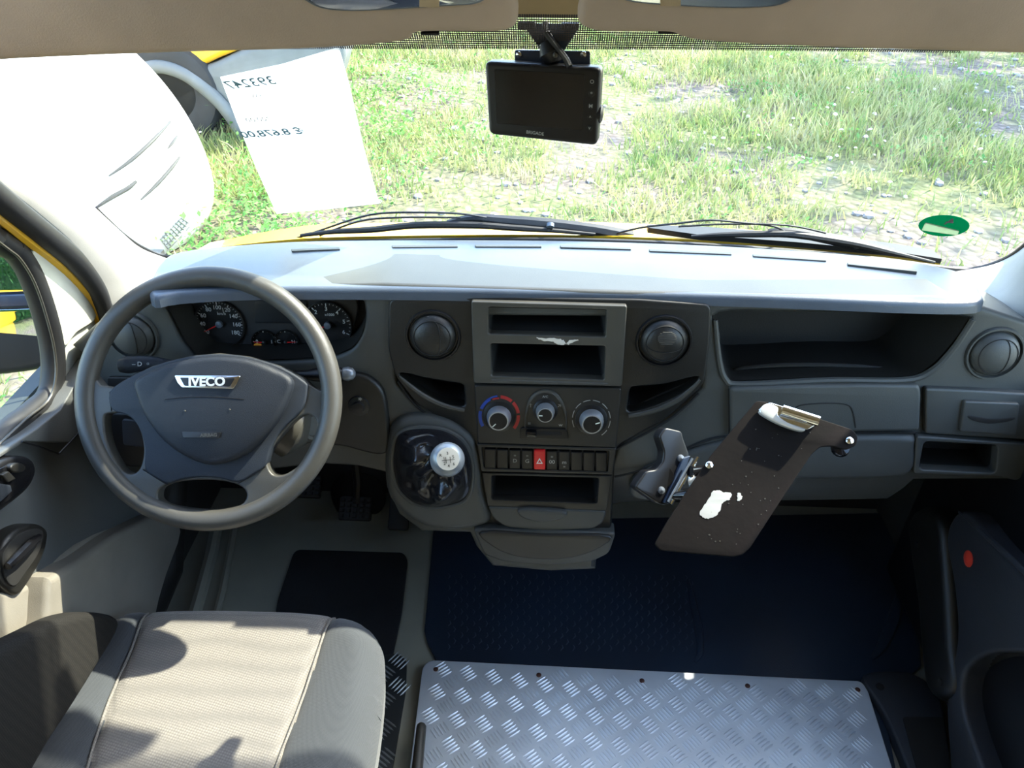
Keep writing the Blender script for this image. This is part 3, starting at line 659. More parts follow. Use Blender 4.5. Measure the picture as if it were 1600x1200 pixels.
# upper deck
deck_px = [(232, 446), (240, 425), (265, 404), (330, 394), (450, 384), (600, 379), (800, 377), (940, 379), (1100, 386), (1250, 397), (1380, 410), (1470, 424), (1512, 436), (1534, 456), (1536, 468), (1500, 472), (1400, 470), (1200, 462), (980, 456), (800, 453), (600, 450), (400, 450), (280, 456), (240, 462)]
def deck_wf(p):
    t = max(0.0, min(1.0, (p.y - 1.24) / 0.3)); return 0.010 * math.sin(PI * t)
deck = panel('top_cover', TOPP, cr(deck_px, 3), w0=-0.021, w1=0.0, bevel=0.0095, mat=M['top'], parent=dash, grid=0.05, wf=deck_wf, res=4)
# defroster slots along the windscreen
for i, (x0, y0, x1, y1) in enumerate([(455, 389, 530, 386), (612, 383, 714, 382), (742, 382, 845, 382), (875, 383, 985, 386), (1014, 389, 1142, 394), (1176, 397, 1290, 404), (1324, 410, 1432, 421)]):
    panel('defroster_slot', TOPP, [(x0, y0), (x1, y1), (x1 + 1, y1 + 3), (x0 + 1, y0 + 3)], w0=0.004, w1=0.0125, bevel=0.001, mat=M['shell'], parent=dash)
# instrument cluster
cl = bucket('cluster_housing', SH, binn, 0.008, 0.075, M['recess'], dash, 0.93)
CF = SH.shift(-0.052)
face = panel('cluster_face', CF, cr([(280, 480), (330, 462), (470, 458), (550, 462), (556, 500), (530, 545), (470, 556), (330, 552), (300, 530)], 4), w0=-0.006, w1=0.0, bevel=0.002, mat=M['dial'], parent=cl)
CG = CF.shift(0.004)
def dial(cx, cy, rpx, a0, a1, labels, needle, big):
    c = CG.pt((cx, cy)); r = rpx / F * (ray(cx, cy) * 1).length * 0 + (CG.pt((cx + rpx, cy)) - c).length
    add('dial_rim', *lathe_geo(c, CG.n, [(r * 1.02, -0.004), (r * 1.03, 0.003), (r * 1.0, 0.004), (r * 0.98, 0.001), (r * 0.98, -0.004)], 32), M['fascia'], cl)
    geo = []; N = len(labels); T = (N - 1) * 4 if big else 8
    for k in range(T + 1):
        a = math.radians(a0 + (a1 - a0) * k / T); L_ = 0.12 if k % 4 == 0 else 0.06
        u = CG.U * math.cos(a) + CG.V * math.sin(a); v = CG.U * -math.sin(a) + CG.V * math.cos(a); h = 0.0008 if k % 4 == 0 else 0.0004
        p0 = c + u * r * 0.94; p1 = c + u * r * (0.94 - L_)
        geo.append(([p0 + v * h, p0 - v * h, p1 - v * h, p1 + v * h], [[0, 1, 2, 3]]))
    for k, s in enumerate(labels):
        a = math.radians(a0 + (a1 - a0) * k / max(1, N - 1)); q = c + (CG.U * math.cos(a) + CG.V * math.sin(a)) * r * (0.70 if big else 0.6)
        uv = CG.uv(tuple(q)); geo.append(text_geo(s, r * (0.24 if big else 0.42), CG, None, h=0.0002, org=uv))
    add('dial_markings', *merge(*geo), M['dialprint'], cl, smooth=False)
    a = math.radians(needle); u = CG.U * math.cos(a) + CG.V * math.sin(a)
    add('needle', *tube_geo([c + CG.n * 0.003 - u * r * 0.1, c + CG.n * 0.003 + u * r * 0.82], [0.0014, 0.0006], 6), M['red'], cl)
    add('needle_hub', *lathe_geo(c, CG.n, [(r * 0.15, 0), (r * 0.14, 0.005), (0, 0.006)], 16), M['silver'] if big else M['fascia'], cl)
dial(343, 506, 38, 212, -32, ['20', '40', '60', '80', '100', '120', '140', '160', '180'], 207, True)
dial(512, 508, 38, 205, -25, ['0', '1', '2', '3', '4', '5', '6'], 200, True)
dial(413, 534, 19, 180, 0, ['0', '', '1'], 180, False)
dial(447, 534, 19, 180, 0, ['C', '', 'H'], 4, False)
add('warning_mark', *text_geo('\u25CF', 0.014, CG, (402, 541), h=0.001), M['orange'], cl, smooth=False)
panel('warning_lamp', CG, rc([(396, 537), (409, 537), (408, 545), (397, 545)], 3), w0=0, w1=0.0012, bevel=0.0004, mat=M['orange'], parent=cl)
panel('trip_display', CG, rc([(398, 470), (478, 470), (478, 505), (398, 505)], 4), w0=0, w1=0.001, bevel=0.0003, mat=M['black'], parent=cl)
for g_ in (text_geo('km/h', 0.008, CG, (346, 490), h=0.001), text_geo('x1000', 0.007, CG, (515, 492), h=0.001)): add('face_text', *g_, M['dialprint'], cl, smooth=False)

# vent fascia either side of the radio
lpk = cr([(624, 586), (636, 584), (660, 590), (700, 597), (722, 601), (725, 612), (725, 634), (700, 632), (672, 622), (645, 606)], 4)
rpk = cr([(985, 608), (995, 604), (1040, 600), (1080, 590), (1092, 592), (1070, 612), (1030, 632), (984, 644), (982, 625)], 4)
slot1 = rc([(763, 480), (948, 484), (946, 527), (763, 522)], 4); slot2 = rc([(766, 537), (946, 541), (944, 594), (768, 588)], 4)
low_slot = rc([(768, 743), (936, 747), (933, 787), (768, 781)], 4)
bank_px = rc([(752, 699), (952, 705), (950, 738), (756, 732)], 3)
fas = [(607, 468), (640, 462), (1000, 468), (1112, 476), (1109, 540), (1100, 602), (1042, 654), (962, 698), (955, 830), (930, 838), (790, 830), (762, 812), (744, 694), (700, 662), (650, 630), (618, 590), (606, 545)]
fo = panel('vent_fascia', SH, rc(fas, 12), [lpk, rpk, slot1, slot2, low_slot], w0=-0.01, w1=0.018, bevel=0.004, mat=M['fascia'], parent=dash)
bucket('side_pocket', SH, lpk, 0.012, 0.09, M['matte'], dash, 0.85)
bucket('side_pocket', SH, rpk, 0.012, 0.09, M['matte'], dash, 0.85)
add('pocket_lip', *px_tube(SH, [(624, 588), (640, 602), (665, 620), (695, 634), (726, 641)], [0.002, 0.004, 0.005, 0.005, 0.004], 8, 0.020), M['frame'], dash)
add('pocket_lip', *px_tube(SH, [(982, 650), (1020, 642), (1055, 627), (1080, 608), (1094, 594)], [0.004, 0.005, 0.005, 0.004, 0.002], 8, 0.020), M['frame'], dash)
add('pocket_rib', *px_tube(SH, [(984, 640), (1020, 622), (1075, 598)], 0.002, 6, -0.01), M['fascia'], dash)
add('fascia_seam', *px_tube(SH, [(622, 596), (650, 634), (700, 668), (744, 698)], 0.0025, 6, 0.012), M['matte'], dash)
add('fascia_seam', *px_tube(SH, [(962, 702), (1042, 658), (1092, 615)], 0.0025, 6, 0.014), M['matte'], dash)
# radio frame
rf = panel('radio_frame', SH, rc([(736, 471), (980, 478), (972, 604), (740, 599)], 4), [slot1, slot2], w0=0.010, w1=0.030, bevel=0.0045, mat=M['frame'], parent=dash)
for s_, dp in ((slot1, 0.15), (slot2, 0.16)):
    bucket('radio_slot', SH, s_, 0.026, dp, M['matte'], rf, 0.97)
panel('scuff_mark', SH, jag([(838, 527), (850, 529), (866, 528), (880, 532), (884, 537), (872, 538), (862, 534), (845, 531)], 1.1), w0=0.029, w1=0.0308, bevel=0.0004, mat=M['palemetal'], parent=rf)
panel('scuff_mark', SH, jag([(886, 535), (898, 530), (904, 532), (894, 536), (888, 539)], 1.1), w0=0.029, w1=0.0308, bevel=0.0004, mat=M['palemetal'], parent=rf)
add('bottom_rail', *px_tube(SH, [(768, 594), (850, 597), (950, 600)], 0.003, 8, 0.029, smooth=False), M['frame'], rf)
panel('slot_shelf', SH, [(775, 581), (935, 586), (935, 594), (775, 589)], w0=-0.10, w1=0.0, bevel=0.002, mat=M['recess'], parent=rf)
# climate panel
cp = panel('climate_panel', SH, rc([(741, 602), (971, 607), (963, 700), (746, 693)], 4), w0=0.010, w1=0.026, bevel=0.003, mat=M['climate'], parent=dash)
def knob(cx, cy, rpx, ndl, par):
    S = SH.shift(0.026); c = S.pt((cx, cy)); r = (S.pt((cx + rpx, cy)) - c).length; ax = (SH.n + Vector((0, 0, 0.12))).normalized()
    kb = add('knob', *lathe_geo(c, ax, [(r * 1.25, 0), (r * 1.25, 0.003), (r * 1.02, 0.005), (r, 0.008), (r * 0.92, 0.020), (r * 0.80, 0.025), (r * 0.72, 0.025)], 36), M['knobmetal'], par)
    add('knob_base', *lathe_geo(c, ax, [(r * 1.36, 0), (r * 1.34, 0.003), (r * 1.0, 0.006)], 36), M['black'], kb)
    S2 = Surf(c + ax * 0.0262, ax); add('knob_cap', *lathe_geo(c, ax, [(r * 0.74, 0.024), (r * 0.70, 0.0262), (0, 0.0266)], 28), M['black'], kb)
    a = math.radians(ndl); u = S2.U * math.cos(a) + S2.V * math.sin(a); v = S2.n.cross(u)
    p0, p1 = S2.o + u * r * 0.66 + S2.n * 0.001, S2.o + u * r * 0.28 + S2.n * 0.001
    add('pointer', [p0 + v * 0.0009, p0 - v * 0.0009, p1 - v * 0.0009, p1 + v * 0.0009], [[0, 1, 2, 3]], M['stickerwhite'], kb, smooth=False)
SC_ = SH.shift(0.026)
def arc_geo(cx, cy, r0, r1, a0, a1, S, h=0.0006, n=14):
    vs = []; fs = []
    for k in range(n + 1):
        a = math.radians(a0 + (a1 - a0) * k / n)
        for r in (r0, r1): vs.append(S.shift(h).pt((cx + r * math.cos(a), cy - r * math.sin(a))))
    for k in range(n): fs.append([2 * k, 2 * k + 1, 2 * k + 3, 2 * k + 2])
    return vs, fs
knob(780, 650, 19, 225, cp); knob(852, 641, 14.5, 180, cp); knob(924, 655, 19, 20, cp)
add('cold_print', *merge(arc_geo(780, 650, 27.5, 32.5, 158, 118, SC_), arc_geo(780, 650, 27.5, 32.5, 212, 165, SC_), arc_geo(780, 650, 30, 32.5, 118, 95, SC_)), M['blueprint'], cp, smooth=False)
add('hot_print', *merge(arc_geo(780, 650, 27.5, 32.5, 86, 50, SC_), arc_geo(780, 650, 27.5, 32.5, 44, 8, SC_), arc_geo(780, 650, 27.5, 32.5, 2, -40, SC_), arc_geo(780, 650, 26.5, 29, 112, 90, SC_)), M['redprint'], cp, smooth=False)
add('fan_print', *merge(*[arc_geo(924, 655, 29, 30.2, a, a - 22, SC_) for a in (205, 175, 145, 115, 85, 55, 25, -5, -35)]), M['print'], cp, smooth=False)
arch = cr([(821, 680), (821, 655), (827, 628), (838, 615), (853, 611), (868, 616), (879, 632), (885, 657), (884, 682)], 5, False)
add('arch_bezel', *tube_geo([SH.shift(0.027).pt(p) for p in arch], [0.001, 0.002, 0.0032, 0.0036, 0.0032, 0.002, 0.001], 8), M['frame'], cp)
for g_ in (text_geo('\u2191', 0.010, SC_, (829, 634), h=0.0006), text_geo('\u2197', 0.010, SC_, (874, 634), h=0.0006), text_geo('=', 0.010, SC_, (827, 662), h=0.0006), text_geo('w', 0.010, SC_, (876, 664), h=0.0006), text_geo('A/C', 0.006, SC_, (852, 620), h=0.0006)): add('icon_print', *g_, M['print'], cp, smooth=False)
sl = panel('slider_slot', SC_, rc([(813, 668), (886, 671), (889, 688), (812, 686)], 5), w0=0.0, w1=0.003, bevel=0.001, mat=M['black'], parent=cp)
panel('slider_groove', SC_, rc([(822, 673), (878, 675), (878, 681), (822, 680)], 2), w0=0.002, w1=0.0036, bevel=0.0005, mat=M['matte'], parent=cp)
add('slider_knob', *box_geo(SC_.shift(0.008).pt((830, 677)), 0.020, 0.011, 0.012, 0.003, frame_rot(SH)), M['blackgloss'], cp)
# switch bank
bk = panel('switch_bank', SH, rc([(745, 694), (963, 701), (957, 742), (752, 737)], 3), [bank_px], w0=0.010, w1=0.028, bevel=0.003, mat=M['climate'], parent=dash)
panel('bank_well', SH, bank_px, w0=0.008, w1=0.016, bevel=0.001, mat=M['matte'], parent=bk)
marks = {2: '', 3: '\u2261D', 4: 'O\u2261', 6: '\u25CFo', 7: '\u00B7A\u00B7'}
for i in range(10):
    x0 = 757 + i * 19.3; x1 = x0 + 17.8; dy = (x0 - 757) * 0.031
    hz = (i == 4)
    b_ = panel('hazard_button' if hz else 'switch_button', SH, rc([(x0, 702 + dy), (x1, 702.5 + dy), (x1, 732 + dy), (x0, 731.5 + dy)], 2), w0=0.014, w1=0.031 if hz else 0.026, bevel=0.002, mat=M['red'] if hz else M['black'], parent=bk)
    SB = SH.shift(0.031 if hz else 0.026)
    cx, cy = (x0 + x1) / 2, 719 + dy
    if hz:
        t1 = [SB.uv((cx + 6.0 * math.cos(a), cy - 6.0 * math.sin(a))) for a in (PI / 2, PI * 7 / 6, PI * 11 / 6)]
        vs = [SB.w(u[0], u[1], 0.0004) for u in t1]; c = sum(vs, Vector()) / 3; vi = [c + (v - c) * 0.55 for v in vs]
        add('hazard_triangle', vs + vi, [[0, 1, 4, 3], [1, 2, 5, 4], [2, 0, 3, 5]], M['stickerwhite'], b_, smooth=False)
    elif i in (2, 3, 5, 6):
        s_ = {2: 'D', 3: 'G', 5: '00', 6: 'm'}[i]
        add('switch_symbol', *merge(text_geo(s_, 0.011, SB, (cx, cy), h=0.0004), text_geo('=', 0.008, SB, (cx, cy + (7 if i == 6 else -8)), h=0.0004)), M['print'], b_, smooth=False)
# lower slot and drawers
ls = panel('lower_slot_frame', SH, [(753, 739), (956, 744), (948, 798), (762, 791)], [low_slot], w0=0.010, w1=0.028, bevel=0.003, mat=M['climate'], parent=dash)
bucket('lower_slot', SH, low_slot, 0.024, 0.13, M['matte'], ls, 0.97)
dr = panel('ashtray_drawer', SH, rc([(762, 792), (948, 799), (942, 818), (926, 827), (850, 830), (790, 824), (772, 812)], 6), w0=0.010, w1=0.030, bevel=0.004, mat=M['shell'], parent=dash)
panel('finger_scoop', SH, cr([(808, 800), (820, 796), (850, 797), (880, 800), (886, 806), (870, 814), (845, 817), (818, 811)], 4), w0=0.026, w1=0.037, bevel=0.005, mat=M['shell'], parent=dr)
dr = panel('bottom_drawer', SH, rc([(738, 827), (963, 833), (952, 866), (925, 879), (860, 884), (790, 880), (756, 868)], 8), w0=0.0, w1=0.034, bevel=0.006, mat=M['shell'], parent=dash)
panel('drawer_scoop', SH, cr([(752, 832), (850, 836), (952, 838), (935, 858), (895, 872), (850, 875), (805, 870), (770, 855)], 4), w0=0.03, w1=0.039, bevel=0.004, mat=M['climate'], parent=dr)

# round air vents
def vent(cx, cy, rpx, mode, mat):
    S = SH.shift(0.016 if 600 < cx < 1100 else 0.004); c = S.pt((cx, cy)); r = (S.pt((cx + rpx, cy)) - c).length; ax = S.n
    v = add('air_vent', *lathe_geo(c, ax, [(r * 1.08, -0.012), (r * 1.08, 0.001), (r * 1.03, 0.006), (r * 0.97, 0.006), (r * 0.93, 0.002), (r * 0.92, -0.004)], 40), M['black'] if mat != 'shell' else M[mat], dash)
    pr = [(r * 0.92, -0.004), (r * 0.86, 0.006), (r * 0.72, 0.014), (r * 0.5, 0.019), (r * 0.25, 0.0215), (0, 0.022)]
    add('vent_ball', *lathe_geo(c, ax, pr, 40), M[mat], v)
    def dome(u, w_):
        rr = min(0.999, math.hypot(u, w_)); h = float(np.interp(rr * r, [0, r * .25, r * .5, r * .72, r * .86, r * .92], [.022, .0215, .019, .014, .006, -.004]))
        return c + (S.U * u + S.V * w_) * r + ax * (h + 0.0004)
    ring = [dome(0.70 * math.cos(a), 0.70 * math.sin(a)) for a in np.linspace(0, 2 * PI, 40, endpoint=False)]
    add('flap_seam', *tube_geo(ring, 0.0009, 6, True), M['matte'], v)
    if mode == 'arc_v':
        add('flap_seam', *tube_geo([dome(0.10 + 0.22 * math.cos(t), 0.68 * math.sin(t)) for t in np.linspace(-PI / 2, PI / 2, 16)], 0.0009, 6), M['matte'], v)
    elif mode == 'grille':
        add('flap_seam', *tube_geo([dome(0.68 * math.cos(t), -0.05 - 0.25 * math.sin(t)) for t in np.linspace(0, PI, 16)], 0.0009, 6), M['matte'], v)
        geo = []
        for k in range(9):
            y_ = 0.06 + k * 0.055; hw = 0.34 * math.sqrt(max(0.01, 1 - ((y_ - 0.27) / 0.27) ** 2))
            geo.append(tube_geo([dome(-hw + 0.05, y_), dome(0.05, y_), dome(hw + 0.05, y_)], 0.0009, 5))
        add('vent_mesh', *merge(*geo), M['frame'], v)
vent(677, 524, 41, 'arc_v', 'fascia'); vent(1037, 532, 42, 'grille', 'fascia'); vent(1553, 552, 43, 'arc_v', 'shell'); vent(208, 524, 38, 'arc_v', 'shell')

# passenger side
bucket('storage_shelf', SH, shelf, 0.010, 0.15, M['recess'], dash, 0.90, (0, -0.004))
add('shelf_ridge', *px_tube(SH, [(1146, 582), (1160, 575), (1240, 570), (1340, 572), (1420, 580)], [0.002, 0.004, 0.005, 0.004, 0.002], 8, -0.03), M['fascia'], dash)
add('shelf_rim', *px_tube(SH, [(1118, 500), (1124, 560), (1134, 592), (1160, 600), (1300, 594), (1412, 594), (1455, 580), (1490, 545), (1520, 500)], [0.004, 0.005, 0.006, 0.006, 0.005], 8, 0.012), M['shell'], dash)
lid = panel('glove_box_lid', SH, rc([(1141, 607), (1240, 603), (1340, 601), (1437, 602), (1440, 615), (1437, 674), (1290, 676), (1142, 680)], 6), w0=0.0, w1=0.026, bevel=0.006, mat=M['shell'], parent=dash)
add('lid_gap', *px_tube(SH, [(1139, 680), (1139, 608), (1145, 604)], 0.0016, 6, 0.016, smooth=False), M['matte'], dash)
add('latch_seam', *px_tube(SH, [(1240, 640), (1252, 633), (1290, 630), (1322, 632), (1332, 642), (1337, 668)], 0.0013, 6, 0.0262), M['matte'], lid)
add('body_gap', *px_tube(SH, [(960, 745), (1000, 735), (1060, 708), (1100, 690), (1140, 682), (1240, 678), (1430, 676)], 0.0022, 6, 0.013), M['matte'], dash)
gb = panel('lower_glove_panel', SH, cr([(985, 775), (1000, 742), (1060, 712), (1140, 690), (1240, 683), (1330, 681), (1424, 682), (1432, 700), (1426, 738), (1380, 750), (1200, 752), (1080, 765), (1020, 785)], 4), w0=-0.01, w1=0.022, bevel=0.012, mat=M['shell'], parent=dash)
rp_ = panel('side_panel', SH, rc([(1446, 607), (1520, 610), (1640, 618), (1640, 690), (1446, 678)], 5), w0=0.0, w1=0.018, bevel=0.004, mat=M['shell'], parent=dash)
at_ = panel('side_ashtray', SH, rc([(1507, 627), (1594, 631), (1588, 681), (1500, 675)], 4), w0=0.014, w1=0.026, bevel=0.003, mat=M['shell'], parent=rp_)
panel('ashtray_groove', SH, cr([(1514, 650), (1550, 655), (1586, 653), (1575, 659), (1545, 662), (1520, 657)], 3), w0=0.024, w1=0.0275, bevel=0.001, mat=M['matte'], parent=at_)
rs = panel('side_slot_frame', SH, rc([(1432, 682), (1470, 684), (1600, 694), (1640, 700), (1590, 752), (1560, 745), (1428, 741)], 6), [rslot], w0=0.0, w1=0.022, bevel=0.005, mat=M['shell'], parent=dash)
bucket('side_slot', SH, rslot, 0.018, 0.08, M['recess'], rs, 0.95)
panel('left_slot', SH, rc([(168, 590), (215, 590), (215, 606), (168, 606)], 3), w0=0.008, w1=0.014, bevel=0.001, mat=M['black'], parent=dash)
# knee panel right of the wheel with its dial switch
kp = panel('knee_panel', SH, cr([(520, 600), (545, 585), (575, 590), (598, 612), (606, 650), (608, 700), (590, 712), (540, 700), (500, 690), (490, 640)], 4), w0=0.0, w1=0.022, bevel=0.008, mat=M['fascia'], parent=dash)
add('dial_switch', *lathe_geo(SH.shift(0.022).pt((561, 634)), SH.n, [(0.020, 0), (0.019, 0.004), (0.012, 0.006), (0.011, 0.012), (0, 0.013)], 24), M['black'], kp)
add('switch_symbol', *text_geo('*', 0.016, SH.shift(0.036), (563, 626)), M['print'], kp, smooth=False)
# lower box seen through the wheel
fb = panel('fuse_box', SH, rc([(160, 640), (235, 645), (238, 735), (160, 730)], 8), w0=0.01, w1=0.07, bevel=0.01, mat=M['black'], parent=dash)
panel('box_recess', SH, rc([(190, 655), (228, 660), (228, 700), (192, 696)], 6), w0=0.06, w1=0.074, bevel=0.002, mat=M['pocketblue'], parent=fb)
# housing round the gear lever
gh = panel('gear_housing', SH, cr([(604, 690), (614, 664), (640, 652), (690, 655), (735, 682), (750, 720), (756, 770), (768, 812), (745, 828), (690, 832), (640, 815), (606, 778), (600, 730)], 4), w0=-0.05, w1=0.030, bevel=0.018, mat=M['shell'], parent=dash, res=4)

# ------------------------------------------------------------------ gear lever
GS = SH.shift(0.033)
gl = thing('gear_lever', GS.pt((675, 760)), 'gear lever with silver ball top and creased black gaiter beside the radio console', 'gear lever')
outl = cr([(616, 690), (628, 674), (655, 668), (692, 671), (722, 688), (736, 715), (738, 750), (730, 778), (705, 790), (670, 793), (640, 782), (620, 760), (612, 725)], 6)
nb = GS.n; neck = GS.shift(0.085).pt((698, 716))
lo = [GS.pt(p) for p in outl]; NB = len(lo); R_ = 26; vs = []; fs = []
for i in range(R_ + 1):
    t = i / R_
    for k in range(NB):
        th_ = 2 * PI * k / NB; p = lo[k]
        ringp = neck + (p - sum(lo, Vector()) / NB).normalized() * 0.017
        q = p.lerp(ringp, t); h = 0.085 * (t ** 1.5)
        base = p.lerp(GS.shift(0.10).pt((699, 724)) - nb * 0.10, t * 0.86)
        fold = 0.013 * math.sin(PI * t) * (math.sin(3 * th_ + 4 * t + 0.6) + 0.7 * math.sin(7 * th_ - 6 * t) * t) + 0.010 * math.sin(PI * t) * noise.noise(Vector((math.cos(th_) * 2, math.sin(th_) * 2, t * 5)))
        vs.append(base + nb * (h + fold + 0.018 * math.sin(PI * min(1, t * 1.3)) ))
for i in range(R_):
    for k in range(NB): fs.append([i * NB + k, i * NB + (k + 1) % NB, (i + 1) * NB + (k + 1) % NB, (i + 1) * NB + k])
add('gaiter', vs, fs, M['leather'], gl, sharp=70)
add('gaiter_rim', *tube_geo(lo, 0.0045, 8, True), M['shell'], gl)
kc = at_depth(699, 718, 1.165); kax = (CAM - kc).normalized(); kax = (kax + Vector((0.05, 0, 0.05))).normalized()
prf = [(0.010, -0.045), (0.013, -0.034)] + [(0.0252 * math.cos(a), 0.0252 * math.sin(a)) for a in np.linspace(-0.95, 0.86, 14)]
kn = add('gear_knob', *lathe_geo(kc, kax, prf + [(0.0158, 0.0195)], 36), M['silver'], gl)
add('knob_disc', *lathe_geo(kc, kax, [(0.0165, 0.0185), (0.0162, 0.0198), (0, 0.0206)], 32), M['palemetal'], kn)
SK = Surf(kc + kax * 0.0210, kax)
g = []
for (x, y, s_) in [(-0.010, 0.006, 'R'), (-0.0055, 0.001, '1'), (0.0, 0.008, '3'), (-0.0055, -0.006, '2'), (0.0, -0.010, '4'), (0.0075, 0.002, '5'), (0.0075, -0.008, '6')]:
    g.append(text_geo(s_, 0.0062, SK, None, org=(x, y)))
for (x0, y0, x1, y1) in [(-0.009, -0.0015, 0.009, -0.0015), (-0.003, -0.006, -0.003, 0.003), (0.003, -0.006, 0.003, 0.003)]:
    a = SK.w(x0, y0); b_ = SK.w(x1, y1); d = (b_ - a).normalized().cross(kax) * 0.0004; g.append(([a + d, a - d, b_ - d, b_ + d], [[0, 1, 2, 3]]))
add('shift_pattern', *merge(*g), M['fascia'], kn, smooth=False)

# ------------------------------------------------------------------ steering column with stalks
Cw = at_depth(327, 622, 1.34)
WN = Vector((0.06, -math.cos(math.radians(36)), math.sin(math.radians(36)))).normalized()
SW = Surf(Cw, WN)
sc_ = thing('steering_column', Cw - WN * 0.2, 'grey steering column shroud with two stalks behind the wheel', 'steering column')
def ell_sweep(path, rs, seg=20): return tube_geo(path, rs, seg)
add('shroud', *tube_geo([Cw - WN * 0.035 , Cw - WN * 0.06, Cw - WN * 0.12, Cw - WN * 0.22, Cw - WN * 0.34], [0.05, 0.07, 0.075, 0.075, 0.07], 24), M['frame'], sc_)
def ontoS(px, py, h): return SW.shift(h).pt((px, py))
s1 = add('indicator_stalk', *tube_geo([ontoS(330, 585, -0.05), ontoS(262, 569, -0.05), ontoS(245, 568, -0.048), ontoS(225, 568, -0.047), ontoS(200, 570, -0.045), ontoS(188, 571, -0.045), ontoS(184, 571, -0.045)], [0.009, 0.009, 0.012, 0.014, 0.015, 0.012, 0.004], 16), M['airbag'], sc_)
SL = Surf(ontoS(215, 570, -0.03), WN)
add('stalk_symbol', *text_geo('\u2013 D \u25AB', 0.011, SL, (222, 569), h=0.0), M['print'], s1, smooth=False)
s2 = add('wiper_stalk', *tube_geo([ontoS(400, 590, -0.05), ontoS(480, 586, -0.05), ontoS(500, 585, -0.047), ontoS(530, 584, -0.045), ontoS(540, 584, -0.045)], [0.009, 0.009, 0.013, 0.012, 0.008], 16), M['black'], sc_)
add('stalk_tip', *lathe_geo(ontoS(544, 584, -0.045), SW.U, [(0.006, -0.012), (0.011, -0.008), (0.0125, 0), (0.010, 0.008), (0.005, 0.012), (0, 0.013)], 20), M['silver'], s2)
add('ignition_lock', *lathe_geo(ontoS(490, 668, -0.10), Vector((0.75, -0.6, 0.25)), [(0.035, -0.07), (0.034, -0.02), (0.026, 0.0), (0.022, 0.004), (0.016, 0.004), (0.015, 0.0)], 24), M['frame'], sc_)
add('lower_shroud', *tube_geo([ontoS(430, 655, -0.07), ontoS(455, 668, -0.09), ontoS(480, 672, -0.10)], [0.05, 0.055, 0.03], 20), M['frame'], sc_)

# ------------------------------------------------------------------ steering wheel
sw_ = thing('steering_wheel', Cw, 'large four-spoke steering wheel with chrome badge, left side of the dashboard', 'steering wheel')
RW = 0.2035
rim = [Cw + (SW.U * math.cos(a) + SW.V * math.sin(a)) * RW for a in np.linspace(0, 2 * PI, 96, endpoint=False)]
add('rim', *tube_geo(rim, 0.0175, 20, True), M['wheelrim'], sw_, sharp=70)
lh = cr([(163, 652), (172, 646), (190, 646), (208, 656), (220, 678), (224, 708), (218, 732), (206, 741), (192, 736), (176, 712), (165, 682)], 5)
rh = cr([(418, 728), (419, 712), (432, 690), (456, 662), (474, 649), (488, 650), (496, 664), (492, 690), (474, 720), (448, 740), (428, 742)], 5)
bh = cr([(246, 776), (252, 762), (280, 753), (315, 750), (350, 752), (376, 760), (385, 774), (376, 789), (345, 797), (312, 798), (272, 793), (252, 786)], 5)
def rimpt(deg, k=1.0):
    a = math.radians(deg); q = Cw + (SW.U * math.cos(a) + SW.V * math.sin(a)) * RW * k; return tuple(q)
top_ = [(146, 585), (160, 602), (180, 606), (196, 594), (240, 572), (300, 556), (345, 552), (390, 557), (440, 572), (474, 590), (486, 602), (500, 610), (516, 603), (528, 585)]
outer = [SW.pt(p) for p in top_] + [Vector(rimpt(d, 1.0)) for d in range(6, -187, -6)]
outer = [tuple(v) for v in outer]
sp = panel('spokes', SW, outer, [lh, rh, bh], w0=-0.020, w1=0.006, bevel=0.010, mat=M['wheelrim'], parent=sw_, res=5, sharp=60)
# centre trim and airbag cover
trim_px = cr([(171, 612), (200, 590), (250, 568), (300, 556), (345, 553), (390, 558), (440, 574), (476, 596), (480, 608), (472, 640), (440, 672), (424, 700), (414, 728), (395, 742), (372, 754), (345, 748), (312, 746), (282, 750), (262, 756), (245, 748), (226, 734), (226, 700), (216, 668), (200, 650), (174, 640)], 3)
ct = panel('centre_trim', SW, trim_px, w0=-0.010, w1=0.012, bevel=0.004, mat=M['wheelhub'], parent=sw_)
ab_px = cr([(210, 594), (250, 573), (300, 560), (345, 556), (390, 561), (430, 576), (455, 594), (450, 622), (434, 655), (404, 692), (372, 716), (330, 727), (292, 716), (256, 690), (228, 654), (213, 620)], 4)
def ab_wf(p):
    u, v = SW.uv(tuple(p)); return 0.012 * max(0, 1 - (u / 0.13) ** 2 - ((v + 0.0) / 0.10) ** 2)
ab = panel('airbag_cover', SW, ab_px, w0=0.0, w1=0.030, bevel=0.010, mat=M['airbag'], parent=sw_, res=4, grid=0.02, wf=ab_wf)
SA = SW.shift(0.041)
def ab_pt(p):
    q = SW.shift(0.030).pt(p); return q + WN * ab_wf(q)
add('cover_seam', *tube_geo([ab_pt(p) for p in cr([(262, 624), (290, 621), (320, 620), (350, 621), (384, 624)], 4, False)], 0.0007, 6), M['black'], ab)
